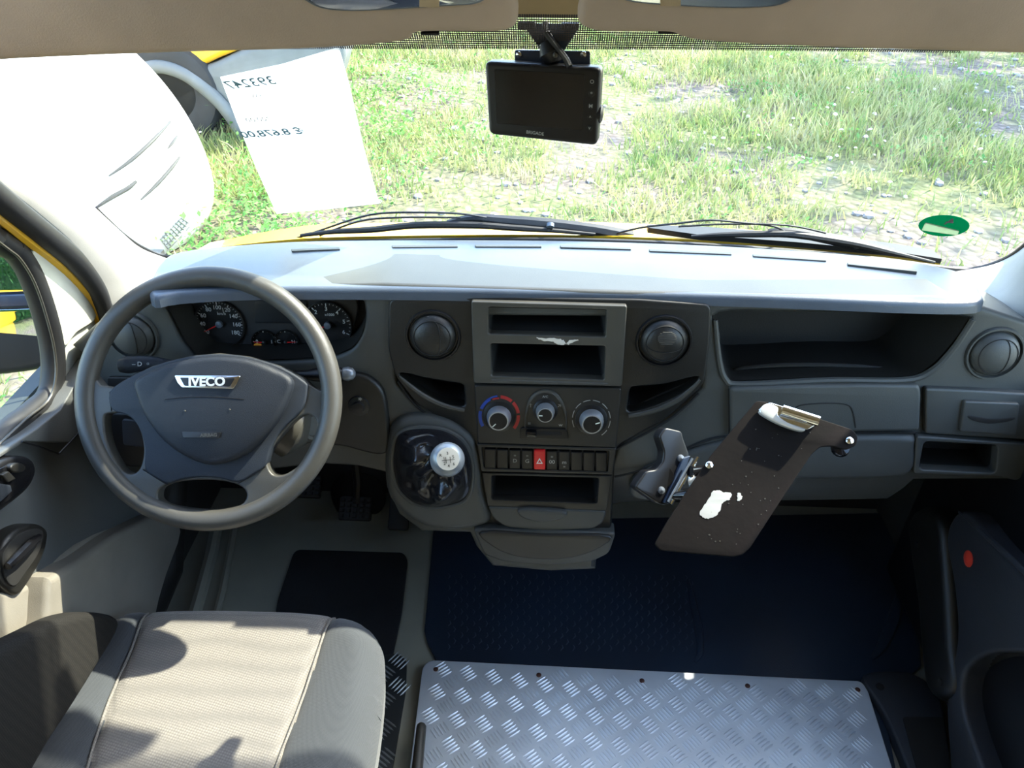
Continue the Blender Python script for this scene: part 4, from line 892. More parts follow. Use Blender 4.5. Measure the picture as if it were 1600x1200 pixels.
# badge
bo = [(272, 586), (376, 587), (370, 600), (364, 608), (284, 606), (277, 598)]
bg_ = panel('badge', SA, rc(bo, 3), w0=-0.002, w1=0.003, bevel=0.0012, mat=M['chrome'], parent=ab)
panel('badge_field', SA, rc([(281, 590), (367, 591), (359, 604), (288, 603)], 2), w0=0.002, w1=0.0034, bevel=0.0004, mat=M['black'], parent=bg_)
bt = text_geo('IVECO', 0.0195, SA, (323, 597), h=0.0036, ext=0.0008, xs=1.05, bold=0.035)
add('badge_letters', *bt, M['palemetal'], bg_, smooth=False)
panel('airbag_mark', SA.shift(-0.0025), rc([(284, 674), (345, 675), (342, 685), (286, 684)], 2), w0=0.0, w1=0.0012, bevel=0.0003, mat=M['black'], parent=ab)
add('airbag_text', *text_geo('AIRBAG', 0.0078, SA.shift(-0.0010), (326, 680), bold=0.03), M['frame'], ab, smooth=False)
for q in [(293, 642), (362, 640)]:
    add('rivet', *lathe_geo(ab_pt(q), WN, [(0.0018, 0), (0.0012, 0.0012), (0, 0.0014)], 10), M['frame'], ab)
for a_, b_ in (((172, 612), (174, 642)), ((480, 606), (470, 642)), ((224, 733), (262, 757)), ((414, 729), (372, 755))):
    add('spoke_seam', *tube_geo([SW.shift(0.0055).pt(a_), SW.shift(0.0055).pt(b_)], 0.0016, 6), M['black'], sw_)

# ------------------------------------------------------------------ pedals
def pedal(px, py, w, h, label, depth_z):
    c = FLR.shift(depth_z).pt((px, py)); t = thing('pedal', c, label, 'pedal')
    n = Vector((0, -0.55, 0.83)).normalized(); S = Surf(c, n); R3 = frame_rot(S)
    add('pad', *box_geo(c, w, h, 0.014, 0.005, R3), M['rubber'], t)
    geo = [box_geo(S.w(u * w * 0.2, v * h * 0.22, 0.009), w * 0.13, h * 0.14, 0.005, 0.001, R3) for u in (-2, -1, 0, 1, 2) for v in (-1.5, -0.5, 0.5, 1.5)]
    tag(add('grip_stud', *merge(*geo), M['mat'], t), kind='stuff')
    add('arm', *tube_geo([c - n * 0.006, c + Vector((0, 0.05, 0.05)), c + Vector((-0.01, 0.10, 0.20)), c + Vector((-0.02, 0.10, 0.42))], [0.012, 0.012, 0.011, 0.011], 8), M['black'], t)
    return t
pedal(556, 795, 0.085, 0.062, 'black studded brake pedal above the driver footwell', 0.10)
pedal(478, 760, 0.085, 0.062, 'black clutch pedal mostly hidden behind the steering wheel', 0.12)
ap = thing('accelerator_pedal', FLR.shift(0.06).pt((625, 790)), 'black accelerator pedal in shade below the gear gaiter', 'pedal')
cA = FLR.shift(0.06).pt((625, 790)); SAc = Surf(cA, (0, -0.6, 0.8))
add('pad', *box_geo(cA, 0.055, 0.13, 0.012, 0.005, frame_rot(SAc)), M['rubber'], ap)
add('arm', *tube_geo([cA, cA + Vector((0, 0.06, 0.12)), cA + Vector((0, 0.09, 0.35))], 0.008, 8), M['black'], ap)
k = panel('trim_8', Surf(FLR.pt((560, 800)) + Vector((0, 0.02, 0.02)), (0, -0.6, 0.8)), cr([(516, 770), (525, 748), (560, 738), (592, 750), (602, 778), (590, 802), (560, 812), (530, 803)], 4), w0=-0.01, w1=0.0, bevel=0.003, mat=M['matte']); k['kind'] = 'structure'

# ------------------------------------------------------------------ driver seat
Cz = 0.36
SEAT = Surf(FLR.shift(Cz).pt((390, 1000)), (0, -0.10, 1.0))
seat = thing('driver_seat', (SEAT.o.x, 0.7, 0.0), 'driver seat with light woven centre and grey side bolsters', 'seat')
so = cr([(148, 985), (185, 952), (230, 939), (310, 936), (400, 937), (470, 940), (520, 946), (562, 962), (590, 990), (598, 1030), (592, 1110), (575, 1220), (545, 1420), (400, 1500), (100, 1500), (-180, 1420), (-90, 1260), (20, 1120), (90, 1040)], 4)
oo = [SEAT.uv(p) for p in so]
seamL = [(232, 925), (228, 942), (206, 1010), (182, 1065), (160, 1120), (138, 1190), (110, 1300), (60, 1520)]
seamR = [(526, 930), (519, 950), (492, 1030), (474, 1085), (455, 1135), (430, 1200), (390, 1320), (330, 1520)]
sl_uv = [SEAT.uv(p) for p in seamL]; sr_uv = [SEAT.uv(p) for p in seamR]
A_ = np.array(oo); B_ = np.roll(A_, -1, 0)
def seg_d(x, y, P, Q):
    d = Q - P; L2 = (d ** 2).sum(1) + 1e-12; t = np.clip(((x - P[:, 0]) * d[:, 0] + (y - P[:, 1]) * d[:, 1]) / L2, 0, 1)
    return np.sqrt(((P[:, 0] + t * d[:, 0] - x) ** 2 + (P[:, 1] + t * d[:, 1] - y) ** 2).min())
SLA = np.array(sl_uv); SRA = np.array(sr_uv)
def seam_x(S_, y):
    o_ = S_[np.argsort(S_[:, 1])]; return float(np.interp(y, o_[:, 1], o_[:, 0]))
def seat_h(u, v):
    d = seg_d(u, v, A_, B_); R = 0.055
    h = -R * (1 - math.sqrt(max(0, 1 - (1 - min(1, d / R)) ** 2)))
    xl, xr = seam_x(SLA, v), seam_x(SRA, v)
    for X in (xl, xr): h -= 0.007 * math.exp(-((u - X) / 0.006) ** 2)
    if u < xl: h += 0.020 * math.sin(min(1, (xl - u) / 0.10) * PI / 1.6)
    elif u > xr: h += 0.016 * math.sin(min(1, (u - xr) / 0.10) * PI / 1.6)
    h += 0.0012 * noise.noise(Vector((u * 9, v * 9, 0)))
    return h
me = curve_mesh([oo if area2(oo) > 0 else oo[::-1]]); bm = bmesh.new(); bm.from_mesh(me); bpy.data.meshes.remove(me)
bmesh.ops.remove_doubles(bm, verts=bm.verts, dist=1e-6); gridcut(bm, 0.0085)
groups = {'L': [], 'M': [], 'R': []}
bm.verts.index_update()
hv = [SEAT.w(v.co.x, v.co.y, seat_h(v.co.x, v.co.y)) for v in bm.verts]
for f in bm.faces:
    c = f.calc_center_median(); g_ = 'L' if c.x < seam_x(SLA, c.y) else ('R' if c.x > seam_x(SRA, c.y) else 'M')
    groups[g_].append([v.index for v in f.verts])
bed = [(e.verts[0].index, e.verts[1].index, e.link_faces[0]) for e in bm.edges if len(e.link_faces) == 1]
skirt = {'L': [], 'M': [], 'R': []}
for a, b_, f in bed:
    c = f.calc_center_median(); g_ = 'L' if c.x < seam_x(SLA, c.y) else ('R' if c.x > seam_x(SRA, c.y) else 'M'); skirt[g_].append((a, b_))
bm.free()
cen = sum(hv, Vector()) / len(hv)
for g_, nm, mt in (('L', 'side_bolster', 'seatside'), ('M', 'seat_centre', 'seatmid'), ('R', 'side_bolster', 'seatside')):
    used = {}; vs = []; fs = []
    def vi(i, lvl=0):
        k_ = (i, lvl)
        if k_ not in used:
            p = hv[i].copy()
            if lvl: q = Vector((cen.x, cen.y, p.z)) - p; p = p + q.normalized() * (0.004 if lvl == 1 else 0.02) - Vector((0, 0, 0.05 if lvl == 1 else 0.12))
            used[k_] = len(vs); vs.append(p)
        return used[k_]
    for f in groups[g_]: fs.append([vi(i) for i in f])
    for a, b_ in skirt[g_]:
        fs.append([vi(a), vi(b_), vi(b_, 1), vi(a, 1)]); fs.append([vi(a, 1), vi(b_, 1), vi(b_, 2), vi(a, 2)])
    add(nm, vs, fs, M[mt], seat, sharp=75)
def seat_pt(p, h=0.0):
    u, v = SEAT.uv(p); return SEAT.w(u, v, seat_h(u, v) + h)
for sm in (seamL, seamR):
    q = [p for p in cr(sm, 8, False) if 946 < p[1] < 1450]
    add('piping', *tube_geo([seat_pt(p, 0.005) for p in q], 0.0022, 6), M['seatmid'], seat)
add('seat_base', *box_geo((SEAT.o.x - 0.02, 0.70, 0.12), 0.36, 0.45, 0.24, 0.02), M['fascia'], seat)
add('side_wing', *panel_geo(Surf((-0.735, 0.8, 0.30), (1, 0, 0.05)), cr([(190, 975), (160, 957), (110, 962), (60, 985), (0, 1018), (-80, 1080), (-160, 1200), (-20, 1300), (80, 1160), (150, 1050)], 4), w0=-0.035, w1=0.0, bevel=0.015, res=4), M['seatdark'], seat)

# ------------------------------------------------------------------ clipboard holder
BP = Surf(at_depth(1180, 750, 1.20), Vector((-0.10, -0.62, 0.72)))
cb = thing('clipboard', BP.o, 'dark brown metal clipboard with a shiny clip, tilted before the glove box', 'clipboard')
bd = [(1172, 638), (1182, 626), (1200, 628), (1262, 648), (1332, 671), (1341, 682), (1338, 696), (1322, 703), (1300, 697), (1282, 698), (1268, 710), (1240, 752), (1205, 805), (1172, 856), (1160, 867), (1145, 870), (1032, 860), (1022, 850), (1040, 818), (1072, 768), (1110, 712), (1140, 676)]
panel('board', BP, rc(bd, 5), w0=-0.004, w1=0.0, bevel=0.0015, mat=M['board'], parent=cb)
panel('bright_patch', BP, jag([(1093, 800), (1104, 786), (1114, 768), (1124, 766), (1132, 770), (1142, 770), (1140, 780), (1130, 784), (1126, 796), (1116, 808), (1104, 810), (1097, 808)], 1.1), w0=0.0, w1=0.0006, bevel=0.0001, mat=M['palemetal'], parent=cb)  # irregular pale metallic patch on the dark board
panel('bright_patch', BP, jag([(1152, 772), (1157, 770), (1159, 776), (1156, 783), (1152, 780)], 1.1), w0=0.0, w1=0.0006, bevel=0.0001, mat=M['palemetal'], parent=cb)
geo = []
for k_ in range(46):
    t = random.random(); s_ = random.random(); x = 1180 + (t - 0.5) * 95 + (0.5 - s_) * 110; y = 650 + s_ * 205
    c = BP.shift(0.0005).pt((x, y)); r = random.uniform(0.0005, 0.0013); geo.append(lathe_geo(c, BP.n, [(r, 0), (0, 0.0002)], 5))
tag(add('paint_chip', *merge(*geo), M['frame'], cb, smooth=False), kind='stuff')
ck = panel('clip', BP, rc([(1184, 640), (1203, 628), (1222, 634), (1280, 652), (1276, 664), (1262, 672), (1225, 660)], 3), w0=0.002, w1=0.008, bevel=0.002, mat=M['chrome'], parent=cb)
add('clip_roller', *tube_geo([BP.shift(0.016).pt((1222, 640)), BP.shift(0.016).pt((1279, 658))], 0.0085, 16), M['chrome'], ck)
panel('clip_jaw', BP, cr([(1186, 642), (1198, 630), (1216, 636), (1216, 648), (1232, 660), (1258, 670), (1250, 673), (1222, 664), (1198, 652)], 3), w0=0.004, w1=0.014, bevel=0.003, mat=M['palemetal'], parent=ck)
for q in [(1327, 689), (1108, 727)]:
    add('screw', *lathe_geo(BP.pt(q), BP.n, [(0.0055, 0), (0.0055, 0.003), (0.003, 0.005), (0, 0.0055)], 16), M['chrome'], cb)
add('ball_foot', *lathe_geo(BP.pt((1316, 698)) - BP.n * 0.012, BP.n, [(0.0, -0.010), (0.012, -0.006), (0.014, 0.0), (0.012, 0.007), (0.0, 0.010)], 18), M['blackgloss'], cb)
# the bracket that carries it
BK = Surf(at_depth(1045, 735, 1.26), Vector((0.35, -0.70, 0.50)))
br = panel('bracket', BK, rc([(1030, 682), (1040, 668), (1066, 674), (1068, 684), (1078, 712), (1072, 730), (1044, 790), (1030, 788), (992, 762), (1010, 736), (1026, 734), (1036, 722), (1038, 706)], 5), w0=-0.02, w1=0.0, bevel=0.003, mat=M['black'], parent=cb)
add('bracket_foot', *tube_geo([BK.shift(-0.005).pt((1035, 745)), SH.shift(0.01).pt((1040, 740)), SH.shift(-0.03).pt((1042, 738))], [0.018, 0.022, 0.028], 12), M['black'], br)
panel('bracket_plate', BK, rc([(1068, 716), (1079, 712), (1050, 788), (1038, 786)], 2), w0=0.0, w1=0.006, bevel=0.001, mat=M['bracket'], parent=br)
for q in [(1063, 716), (1033, 766)]:
    add('screw', *lathe_geo(BK.pt(q), BK.n, [(0.006, 0), (0.0055, 0.003), (0, 0.005)], 14), M['silver'], br)
add('hinge_strip', *tube_geo([BK.shift(0.012).pt((1090, 714)), BK.shift(0.012).pt((1048, 788))], 0.0035, 8), M['chrome'], cb)
add('hinge_strip', *tube_geo([BK.shift(0.016).pt((1082, 716)), BK.shift(0.016).pt((1044, 784))], 0.002, 8), M['silver'], cb)
add('hinge_bolt', *tube_geo([BK.shift(0.016).pt((1078, 752)), BK.shift(0.03).pt((1096, 752))], [0.009, 0.006], 10), M['palemetal'], cb)
add('hinge_bolt', *tube_geo([BK.shift(0.016).pt((1068, 776)), BK.shift(0.03).pt((1090, 768))], [0.006, 0.007], 10), M['silver'], cb)
add('hinge_arm', *tube_geo([BK.shift(0.02).pt((1078, 736)), BK.shift(0.012).pt((1100, 738)), BP.shift(-0.012).pt((1128, 745))], [0.008, 0.012, 0.010], 10), M['blackgloss'], cb)
add('hinge_arm', *tube_geo([BK.shift(0.01).pt((1050, 775)), BP.shift(-0.014).pt((1085, 772)), BP.shift(-0.010).pt((1120, 775))], [0.006, 0.008, 0.008], 10), M['blackgloss'], cb)

# ------------------------------------------------------------------ rear view monitor
MO = Surf(at_depth(848, 160, 1.10), (Vector((-0.16, -1.0, 0.10))))
mo = thing('reversing_monitor', MO.o, 'black rear view monitor hanging below the roof trim', 'monitor')
mpx = [(757, 96), (940, 106), (933, 228), (764, 210)]
mb = panel('monitor_case', MO, rc(mpx, 10), w0=-0.026, w1=0.0, bevel=0.005, mat=M['black'], parent=mo)
panel('screen', MO, rc([(772, 108), (914, 116), (909, 204), (776, 193)], 3), w0=-0.001, w1=0.0008, bevel=0.0002, mat=M['screen'], parent=mo)
MT = MO.shift(0.0012)
for (x, y, s_) in [(925, 128, 'O'), (924, 147, '*'), (923, 166, 'M'), (922, 184, '^'), (921, 200, 'v')]:
    b_ = add('monitor_button', *lathe_geo(MO.pt((x, y)), MO.n, [(0.0042, 0), (0.0040, 0.001), (0, 0.0012)], 14), M['black'], mo)
    add('button_symbol', *text_geo(s_, 0.007, MO.shift(0.0016), (x, y)), M['print'], b_, smooth=False)
add('maker_name', *text_geo('BRIGADE', 0.0062, MT, (836, 208), ang=-0.06), M['print'], mo, smooth=False)
add('side_knob', *lathe_geo(MO.shift(-0.012).pt((936, 178)), MO.U, [(0.012, -0.004), (0.012, 0.003), (0.009, 0.005), (0, 0.006)], 20), M['black'], mo)
MB = MO.shift(-0.030)
bp_ = panel('mount_plate', MB, rc([(804, 78), (922, 80), (922, 118), (804, 116)], 4), w0=-0.003, w1=0.0, bevel=0.001, mat=M['bracket'], parent=mo)
for q in [(811, 85), (912, 85)]:
    add('screw', *lathe_geo(MB.pt(q), MB.n, [(0.0045, 0), (0.004, 0.003), (0, 0.004)], 12), M['chrome'], bp_)
panel('mount_bracket', MB, [(809, 36), (904, 38), (903, 46), (882, 78), (876, 92), (850, 92), (842, 74), (822, 46), (810, 44)], w0=0.001, w1=0.006, bevel=0.001, mat=M['bracket'], parent=mo)
panel('bracket_tab', MB, rc([(809, 34), (836, 34), (836, 46), (809, 46)], 2), w0=0.004, w1=0.014, bevel=0.002, mat=M['black'], parent=mo)
panel('bracket_tab', MB, rc([(876, 36), (904, 36), (904, 46), (876, 46)], 2), w0=0.004, w1=0.014, bevel=0.002, mat=M['black'], parent=mo)
add('ball_joint', *tube_geo([MB.shift(0.008).pt((856, 66)), MB.shift(0.012).pt((862, 84)), MB.shift(0.014).pt((866, 98))], [0.012, 0.017, 0.010], 16), M['black'], mo)
add('clamp_screw', *lathe_geo(MB.shift(0.026).pt((868, 86)), MB.n, [(0.004, 0), (0.003, 0.003), (0, 0.004)], 12), M['frame'], mo)
add('cable', *tube_geo([MB.shift(h_).pt(p) for p, h_ in zip(cr([(852, 36), (852, 46), (860, 60), (872, 76), (884, 92), (890, 104)], 4, False), np.linspace(0.014, 0.03, 21))], 0.0042, 8), M['rubber'], mo)

# ------------------------------------------------------------------ sun visors
VS = Surf((0, 0.985, 1.335), (0, -0.925, 0.38))
VS = Surf((0, 0.99, 1.33), (0, -0.90, -0.43))
def visor(px, mir, dark, clips, label):
    c = VS.pt(px[len(px) // 3]); t = thing('sun_visor', c, label, 'sun visor')
    panel('visor_pad', VS, cr(px, 4), w0=-0.024, w1=0.0, bevel=0.011, mat=M['headliner'], parent=t, res=4)
    m_ = panel('mirror_frame', VS, cr(mir, 4), w0=-0.002, w1=0.003, bevel=0.001, mat=M['silver'], parent=t)
    panel('vanity_mirror', VS, cr([(x * 0.98 + (sum(p[0] for p in mir) / len(mir)) * 0.02, y - 2.5) for x, y in mir], 4), w0=0.0, w1=0.0036, bevel=0.0003, mat=M['mirror'], parent=t)
    for d_ in dark: panel('mirror_catch', VS, d_, w0=0.0, w1=0.006, bevel=0.001, mat=M['ceiling'], parent=t)
    for c_ in clips: panel('pivot_clip', VS, c_, w0=-0.02, w1=-0.006, bevel=0.002, mat=M['black'], parent=t)
    return t
visor([(-220, 118), (-60, 106), (0, 99), (100, 94), (200, 90), (320, 86), (440, 83), (540, 78), (610, 72), (640, 66), (646, 58), (670, 55), (720, 55), (775, 55), (800, 49), (808, 38), (808, 20), (800, -20), (780, -110), (300, -120), (-220, -120)],
      [(462, -14), (480, 3), (505, 14), (550, 18), (620, 15), (700, 10), (745, 6), (760, -10), (745, -60), (600, -70), (475, -60)], [[(655, -30), (688, -30), (686, 12), (655, 12)]], [rc([(657, 52), (686, 52), (686, 56), (657, 56)], 1)],
      'beige sun visor with mirror above the driver, left of the monitor')
visor([(905, 20), (903, 36), (912, 47), (940, 55), (990, 56), (1046, 56), (1064, 62), (1090, 68), (1150, 73), (1250, 78), (1400, 83), (1600, 89), (1760, 95), (1900, 100), (1900, -120), (1400, -120), (940, -110), (915, -20)],
      [(960, -14), (980, 2), (1030, 8), (1100, 12), (1160, 13), (1210, 10), (1238, 0), (1255, -14), (1240, -60), (1100, -70), (975, -60)], [[(1030, -30), (1062, -30), (1064, 10), (1032, 10)]], [rc([(1028, 50), (1058, 50), (1058, 54), (1028, 54)], 1)],
      'beige sun visor with mirror above the passenger side')

# ------------------------------------------------------------------ paper and sticker on the windscreen
ps = thing('price_sheet', WIN.shift(0.002).pt((460, 320)), 'white price sheet stuck to the windscreen, print facing outward', 'paper sheet')
PW = WIN.shift(0.004)
sheet = [(344, 121), (440, 101), (524, 76), (530, 76), (545, 130), (568, 230), (592, 318), (520, 326), (432, 334), (400, 262), (370, 190)]
panel('sheet', PW, sheet, w0=-0.001, w1=0.0, bevel=0.0003, mat=M['paper'], parent=ps)
pa = -0.0
dU = PW.uv((530, 92)); dV = PW.uv((345, 121)); pang = math.atan2(dU[1] - dV[1], dU[0] - dV[0])
add('number_print', *text_geo('393247', 0.027, PW, (391, 130), h=0.0008, mirror=True, ang=pang * 0.8), M['ink'], ps, smooth=False)
for g_ in (text_geo('kW', 0.012, PW, (400, 150), h=0.0008, mirror=True, ang=pang * 0.8), text_geo('700,00', 0.016, PW, (404, 187), h=0.0008, mirror=True, ang=pang * 0.6), text_geo('www', 0.008, PW, (552, 224), h=0.0008, mirror=True, ang=pang * 0.5)): add('small_print', *g_, M['print'], ps, smooth=False)
add('price_print', *text_geo('\u20AC 8.678,00', 0.025, PW, (425, 208), h=0.0008, mirror=True, ang=pang * 0.6, bold=0.03), M['ink'], ps, smooth=False)
es = panel('emission_sticker', WIN.shift(0.002), circ(1475, 353, 40, 16.5), [rc([(1446, 348), (1499, 361), (1496, 368), (1440, 360)], 2)], w0=0.0, w1=0.001, bevel=0.0002, mat=M['stickergreen'])
tag(es, 'oval green emission sticker low on the right of the windscreen', 'sticker')
panel('plate_field', WIN.shift(0.002), rc([(1446, 348), (1499, 361), (1496, 368), (1440, 360)], 2), w0=0.001, w1=0.002, bevel=0.0002, mat=M['stickerfield'], parent=es)
add('sticker_digit', *text_geo('4', 0.034, WIN.shift(0.0045), (1484, 347), mirror=True, ang=-0.2), M['fascia'], es, smooth=False)

# ------------------------------------------------------------------ outside: bonnet edge, wipers, door mirror
HD = Surf((0, 1.66, 0.79), (0, 0.30, 1.0))
fore = [WIN.pt(p) + Vector((0, 0.035, -0.004)) for p in [(300, 398), (450, 382), (600, 377), (800, 375), (940, 377), (1100, 384), (1250, 395), (1400, 409), (1480, 421)]]
far = [Vector((p.x * 1.02, p.y + (0.14 if abs(p.x) < 0.6 else 0.10), p.z - 0.030)) for p in fore]
hb = add('bonnet_edge', *strip_geo([tuple(v) for v in cr([tuple(p) for p in fore], 4, False)], [tuple(v) for v in cr([tuple(p) for p in far], 4, False)], 0.03), M['yellow'])
tag(hb, 'yellow rear edge of the bonnet showing below the windscreen glass', 'bonnet')
cwa = [p + Vector((0, 0.0, 0.012)) for p in fore[4:]]; cwb = [p + Vector((0, 0.05, -0.002)) for p in cwa]; cwa[0] += Vector((0.1, 0.02, 0)); cwb[0] += Vector((0.1, -0.01, 0))
cw = add('cowl_strip', *strip_geo(cwa, cwb, 0.012), M['rubber'])
tag(cw, 'black cowl strip between windscreen foot and yellow bonnet', 'cowl')
WP = WIN.shift(-0.022)
def wiper(blade, arm, rod, label):
    P = [WP.pt(p) for p in cr(blade, 4, False)]
    t = thing('windscreen_wiper', P[0], label, 'wiper', )
    add('blade', *tube_geo(P, [0.004, 0.007, 0.008, 0.007, 0.003], 8), M['rubber'], t)
    add('arm', *tube_geo([WP.shift(-0.016).pt(p) for p in cr(arm, 4, False)], [0.006, 0.010, 0.013, 0.014, 0.016], 8), M['airbag'], t)
    for r_ in rod: add('rod', *tube_geo([WP.shift(-0.012).pt(p) for p in cr(r_, 4, False)], 0.0022, 6), M['airbag'], t)
    q = WP.shift(-0.008).pt(arm[-3]); add('pivot_cap', *lathe_geo(q, -WIN.n * -1, [(0.008, -0.002), (0.008, 0.006), (0, 0.008)], 12), M['silver'], t)
wiper([(470, 368), (520, 362), (580, 359), (650, 352), (740, 352), (800, 356), (860, 360), (930, 366)], [(700, 348), (740, 341), (790, 345), (860, 351), (930, 360), (985, 371)],
      [[(445, 378), (500, 360), (560, 340), (600, 333), (660, 332), (720, 334), (760, 340)], [(500, 368), (560, 346), (620, 340), (720, 340)]], 'dark wiper lying across the left half of the windscreen foot')
wiper([(1080, 370), (1130, 367), (1180, 366), (1230, 366), (1280, 372), (1340, 382), (1400, 396), (1460, 410)], [(1200, 362), (1230, 362), (1280, 370), (1340, 382), (1390, 396), (1440, 412)],
      [[(945, 370), (1000, 356), (1060, 349), (1110, 344), (1160, 348), (1210, 354), (1235, 368)], [(1060, 354), (1140, 350), (1230, 352), (1290, 364)]], 'dark wiper lying across the right half of the windscreen foot')
# small louvres visible under the wipers
# door mirror
mc = DL.o.copy(); MN = Vector((0.18, -0.94, 0.23)).normalized()
MR = Surf(CAM + ray(20, 480) * ((-1.12) / ray(20, 480).x), MN)
dm = thing('door_mirror', MR.o, 'large black door mirror outside the driver window', 'mirror')
mo_px = [(-60, 352), (0, 352), (40, 392), (62, 450), (80, 520), (84, 560), (66, 578), (0, 588), (-80, 590), (-160, 560), (-160, 400)]
panel('housing', MR, cr(mo_px, 4), w0=-0.09, w1=0.0, bevel=0.02, mat=M['rubber'], parent=dm)
panel('mirror_glass', MR, rc([(-140, 365), (0, 365), (34, 400), (54, 455), (-140, 462)], 6), w0=0.0, w1=0.004, bevel=0.001, mat=M['mirror'], parent=dm)
MR2 = Surf(MR.o, Vector((0.17, -0.95, 0.165)))
panel('divider', MR, [(-140, 464), (52, 460), (58, 478), (-140, 486)], w0=0.0, w1=0.010, bevel=0.003, mat=M['bracket'], parent=dm)
panel('wide_angle_glass', MR2, rc([(-140, 488), (58, 482), (76, 540), (74, 562), (40, 572), (-140, 578)], 8), w0=0.0, w1=0.004, bevel=0.001, mat=M['mirror'], parent=dm)
add('mirror_arm', *tube_geo([MR.pt((-60, 500)) - MN * 0.07, Vector((-1.08, 1.66, 0.60)), Vector((-0.95, 1.48, 0.58))], [0.02, 0.02, 0.025], 12), M['rubber'], dm)

# ------------------------------------------------------------------ outside: white van nose, yellow vans
def loft_body(cx, cy, a, b, z0, z1, h, e, zn=26, n=90):
    vs = []; fs = []
    for i in range(zn + 1):
        z = z0 + (z1 - z0) * i / zn
        k = math.sqrt(max(0.0, 1 - max(0.0, (z - (z0 + 0.25)) / h) ** 2)) if z > z0 + 0.25 else 1 - 0.04 * ((z0 + 0.25 - z) / 0.25) ** 2
        for j in range(n):
            t = 2 * PI * j / n; c, s = math.cos(t), math.sin(t)
            vs.append(Vector((cx + a * k * abs(c) ** (2 / e) * (1 if c > 0 else -1), cy + b * k * abs(s) ** (2 / e) * (1 if s > 0 else -1), z)))
    for i in range(zn):
        for j in range(n): fs.append([i * n + j, i * n + (j + 1) % n, (i + 1) * n + (j + 1) % n, (i + 1) * n + j])
    fs += [list(range(n))[::-1], [zn * n + j for j in range(n)]]
    return vs, fs
wv = thing('white_van', (-4.33, 5.0, FZ), 'white rounded vehicle front filling the left of the windscreen view', 'vehicle')
bv, bf = loft_body(-4.33, 5.0, 2.05, 1.1, FZ + 0.01, 0.64, 1.55, 2.2)
add('nose', bv, bf, M['white'], wv, sharp=60)
bvh = BVHTree.FromPolygons([tuple(v) for v in bv], bf)
def on(px, py, push=0.01):
    h = bvh.ray_cast(CAM, ray(px, py).normalized())
    if h[0] is None: return None
    return h[0] + h[1] * (push if h[1].dot(ray(px, py)) < 0 else -push)
for nm, pts, r in [('air_slot', [(170, 275), (205, 250), (240, 218), (266, 190)], 0.012), ('air_slot', [(220, 312), (245, 288), (268, 262), (281, 245)], 0.012), ('air_slot', [(262, 232), (270, 222), (277, 212)], 0.010), ('air_slot', [(148, 326), (175, 308), (200, 294), (213, 283)], 0.014)]:
    q = [on(*p, 0.0) for p in pts]; q = [p for p in q if p is not None]
    if len(q) > 1: add(nm, *tube_geo(cr(q, 4, False), [r * 0.4, r, r, r * 0.6], 8), M['frame'], wv)
geo = []
for i in range(9):
    for (p0, p1) in (((250 + i * 4, 372 - i * 4), (262 + i * 4, 388 - i * 5)),):
        a, b_ = on(*p0, 0.004), on(*p1, 0.004)
        if a is not None and b_ is not None: geo.append(tube_geo([a, (a + b_) / 2, b_], 0.006, 6))
for i in range(4):
    a, b_ = on(250 + i * 4, 374 + i * 5, 0.004), on(286 + i * 3, 336 + i * 6, 0.004)
    if a is not None and b_ is not None: geo.append(tube_geo([a, (a + b_) / 2, b_], 0.006, 6))
if geo: add('lower_grille', *merge(*geo), M['bumper'], wv)

yv = thing('yellow_van', (-3.9, 7.6, FZ), 'yellow van with grey bumper behind the white vehicle', 'vehicle')
YS = Surf((0, 7.2, 0), (0.10, -1, 0.05))
arch_c = (262, 212)
bump_px = [(296, 116), (340, 96), (400, 70), (520, 40), (540, 75), (535, 110), (520, 145), (480, 190), (430, 225), (392, 238), (383, 222), (372, 196), (352, 165), (325, 138)]
panel('bumper', YS, cr(bump_px, 3), w0=-0.5, w1=0.0, bevel=0.05, mat=M['bumper'], parent=yv, res=3)
panel('body_panel', YS, [(-200, 130), (-200, -60), (560, -60), (540, 34), (400, 68), (340, 92), (292, 116), (262, 108), (225, 112), (190, 130), (150, 170)], w0=-1.6, w1=-0.01, bevel=0.05, mat=M['yellow'], parent=yv)
al = [(205, 118), (225, 106), (255, 104), (290, 116), (322, 140), (350, 168), (372, 204), (382, 238)]
add('wheel_arch', *tube_geo([YS.shift(0.02).pt(p) for p in cr(al, 4, False)], [0.05, 0.06, 0.06, 0.055, 0.03], 10), M['bumper'], yv)
wc = YS.shift(-0.10).pt((284, 205)); wc.z = FZ + 0.40
wl_ = add('wheel', *lathe_geo(wc, YS.n, [(0.22, 0.10), (0.30, 0.13), (0.39, 0.11), (0.42, 0.06), (0.42, -0.10), (0.30, -0.13)], 40), M['tyre'], yv)
add('wheel_disc', *lathe_geo(wc, YS.n, [(0.24, 0.10), (0.20, 0.05), (0.08, 0.06), (0, 0.06)], 30), M['rubber'], wl_)
panel('arch_liner', YS.shift(-0.35), [(180, 120), (300, 118), (380, 200), (385, 250), (360, 262), (180, 262)], w0=-0.1, w1=0.0, bevel=0.02, mat=M['matte'], parent=yv)

# yellow van and hedge standing behind-left, which the door mirror shows
rv = thing('parcel_van', (-3.1, -4.2, FZ), 'yellow van seen only in the door mirror outside the driver window', 'vehicle')
v_, f_ = box_geo((-3.1, -4.6, 0.05), 1.7, 4.0, 1.35, 0.30); add('body', v_, f_, M['yellow'], rv)
v_, f_ = box_geo((-3.1, -2.58, 0.25), 1.2, 0.1, 0.35, 0.04); add('windscreen', v_, f_, M['blackgloss'], rv)
for sx in (-3.7, -2.5):
    add('wheel', *lathe_geo((sx, -3.3, FZ + 0.33), (1, 0, 0), [(0.2, 0.1), (0.31, 0.1), (0.33, 0.06), (0.33, -0.1), (0.2, -0.1)], 24), M['tyre'], rv)

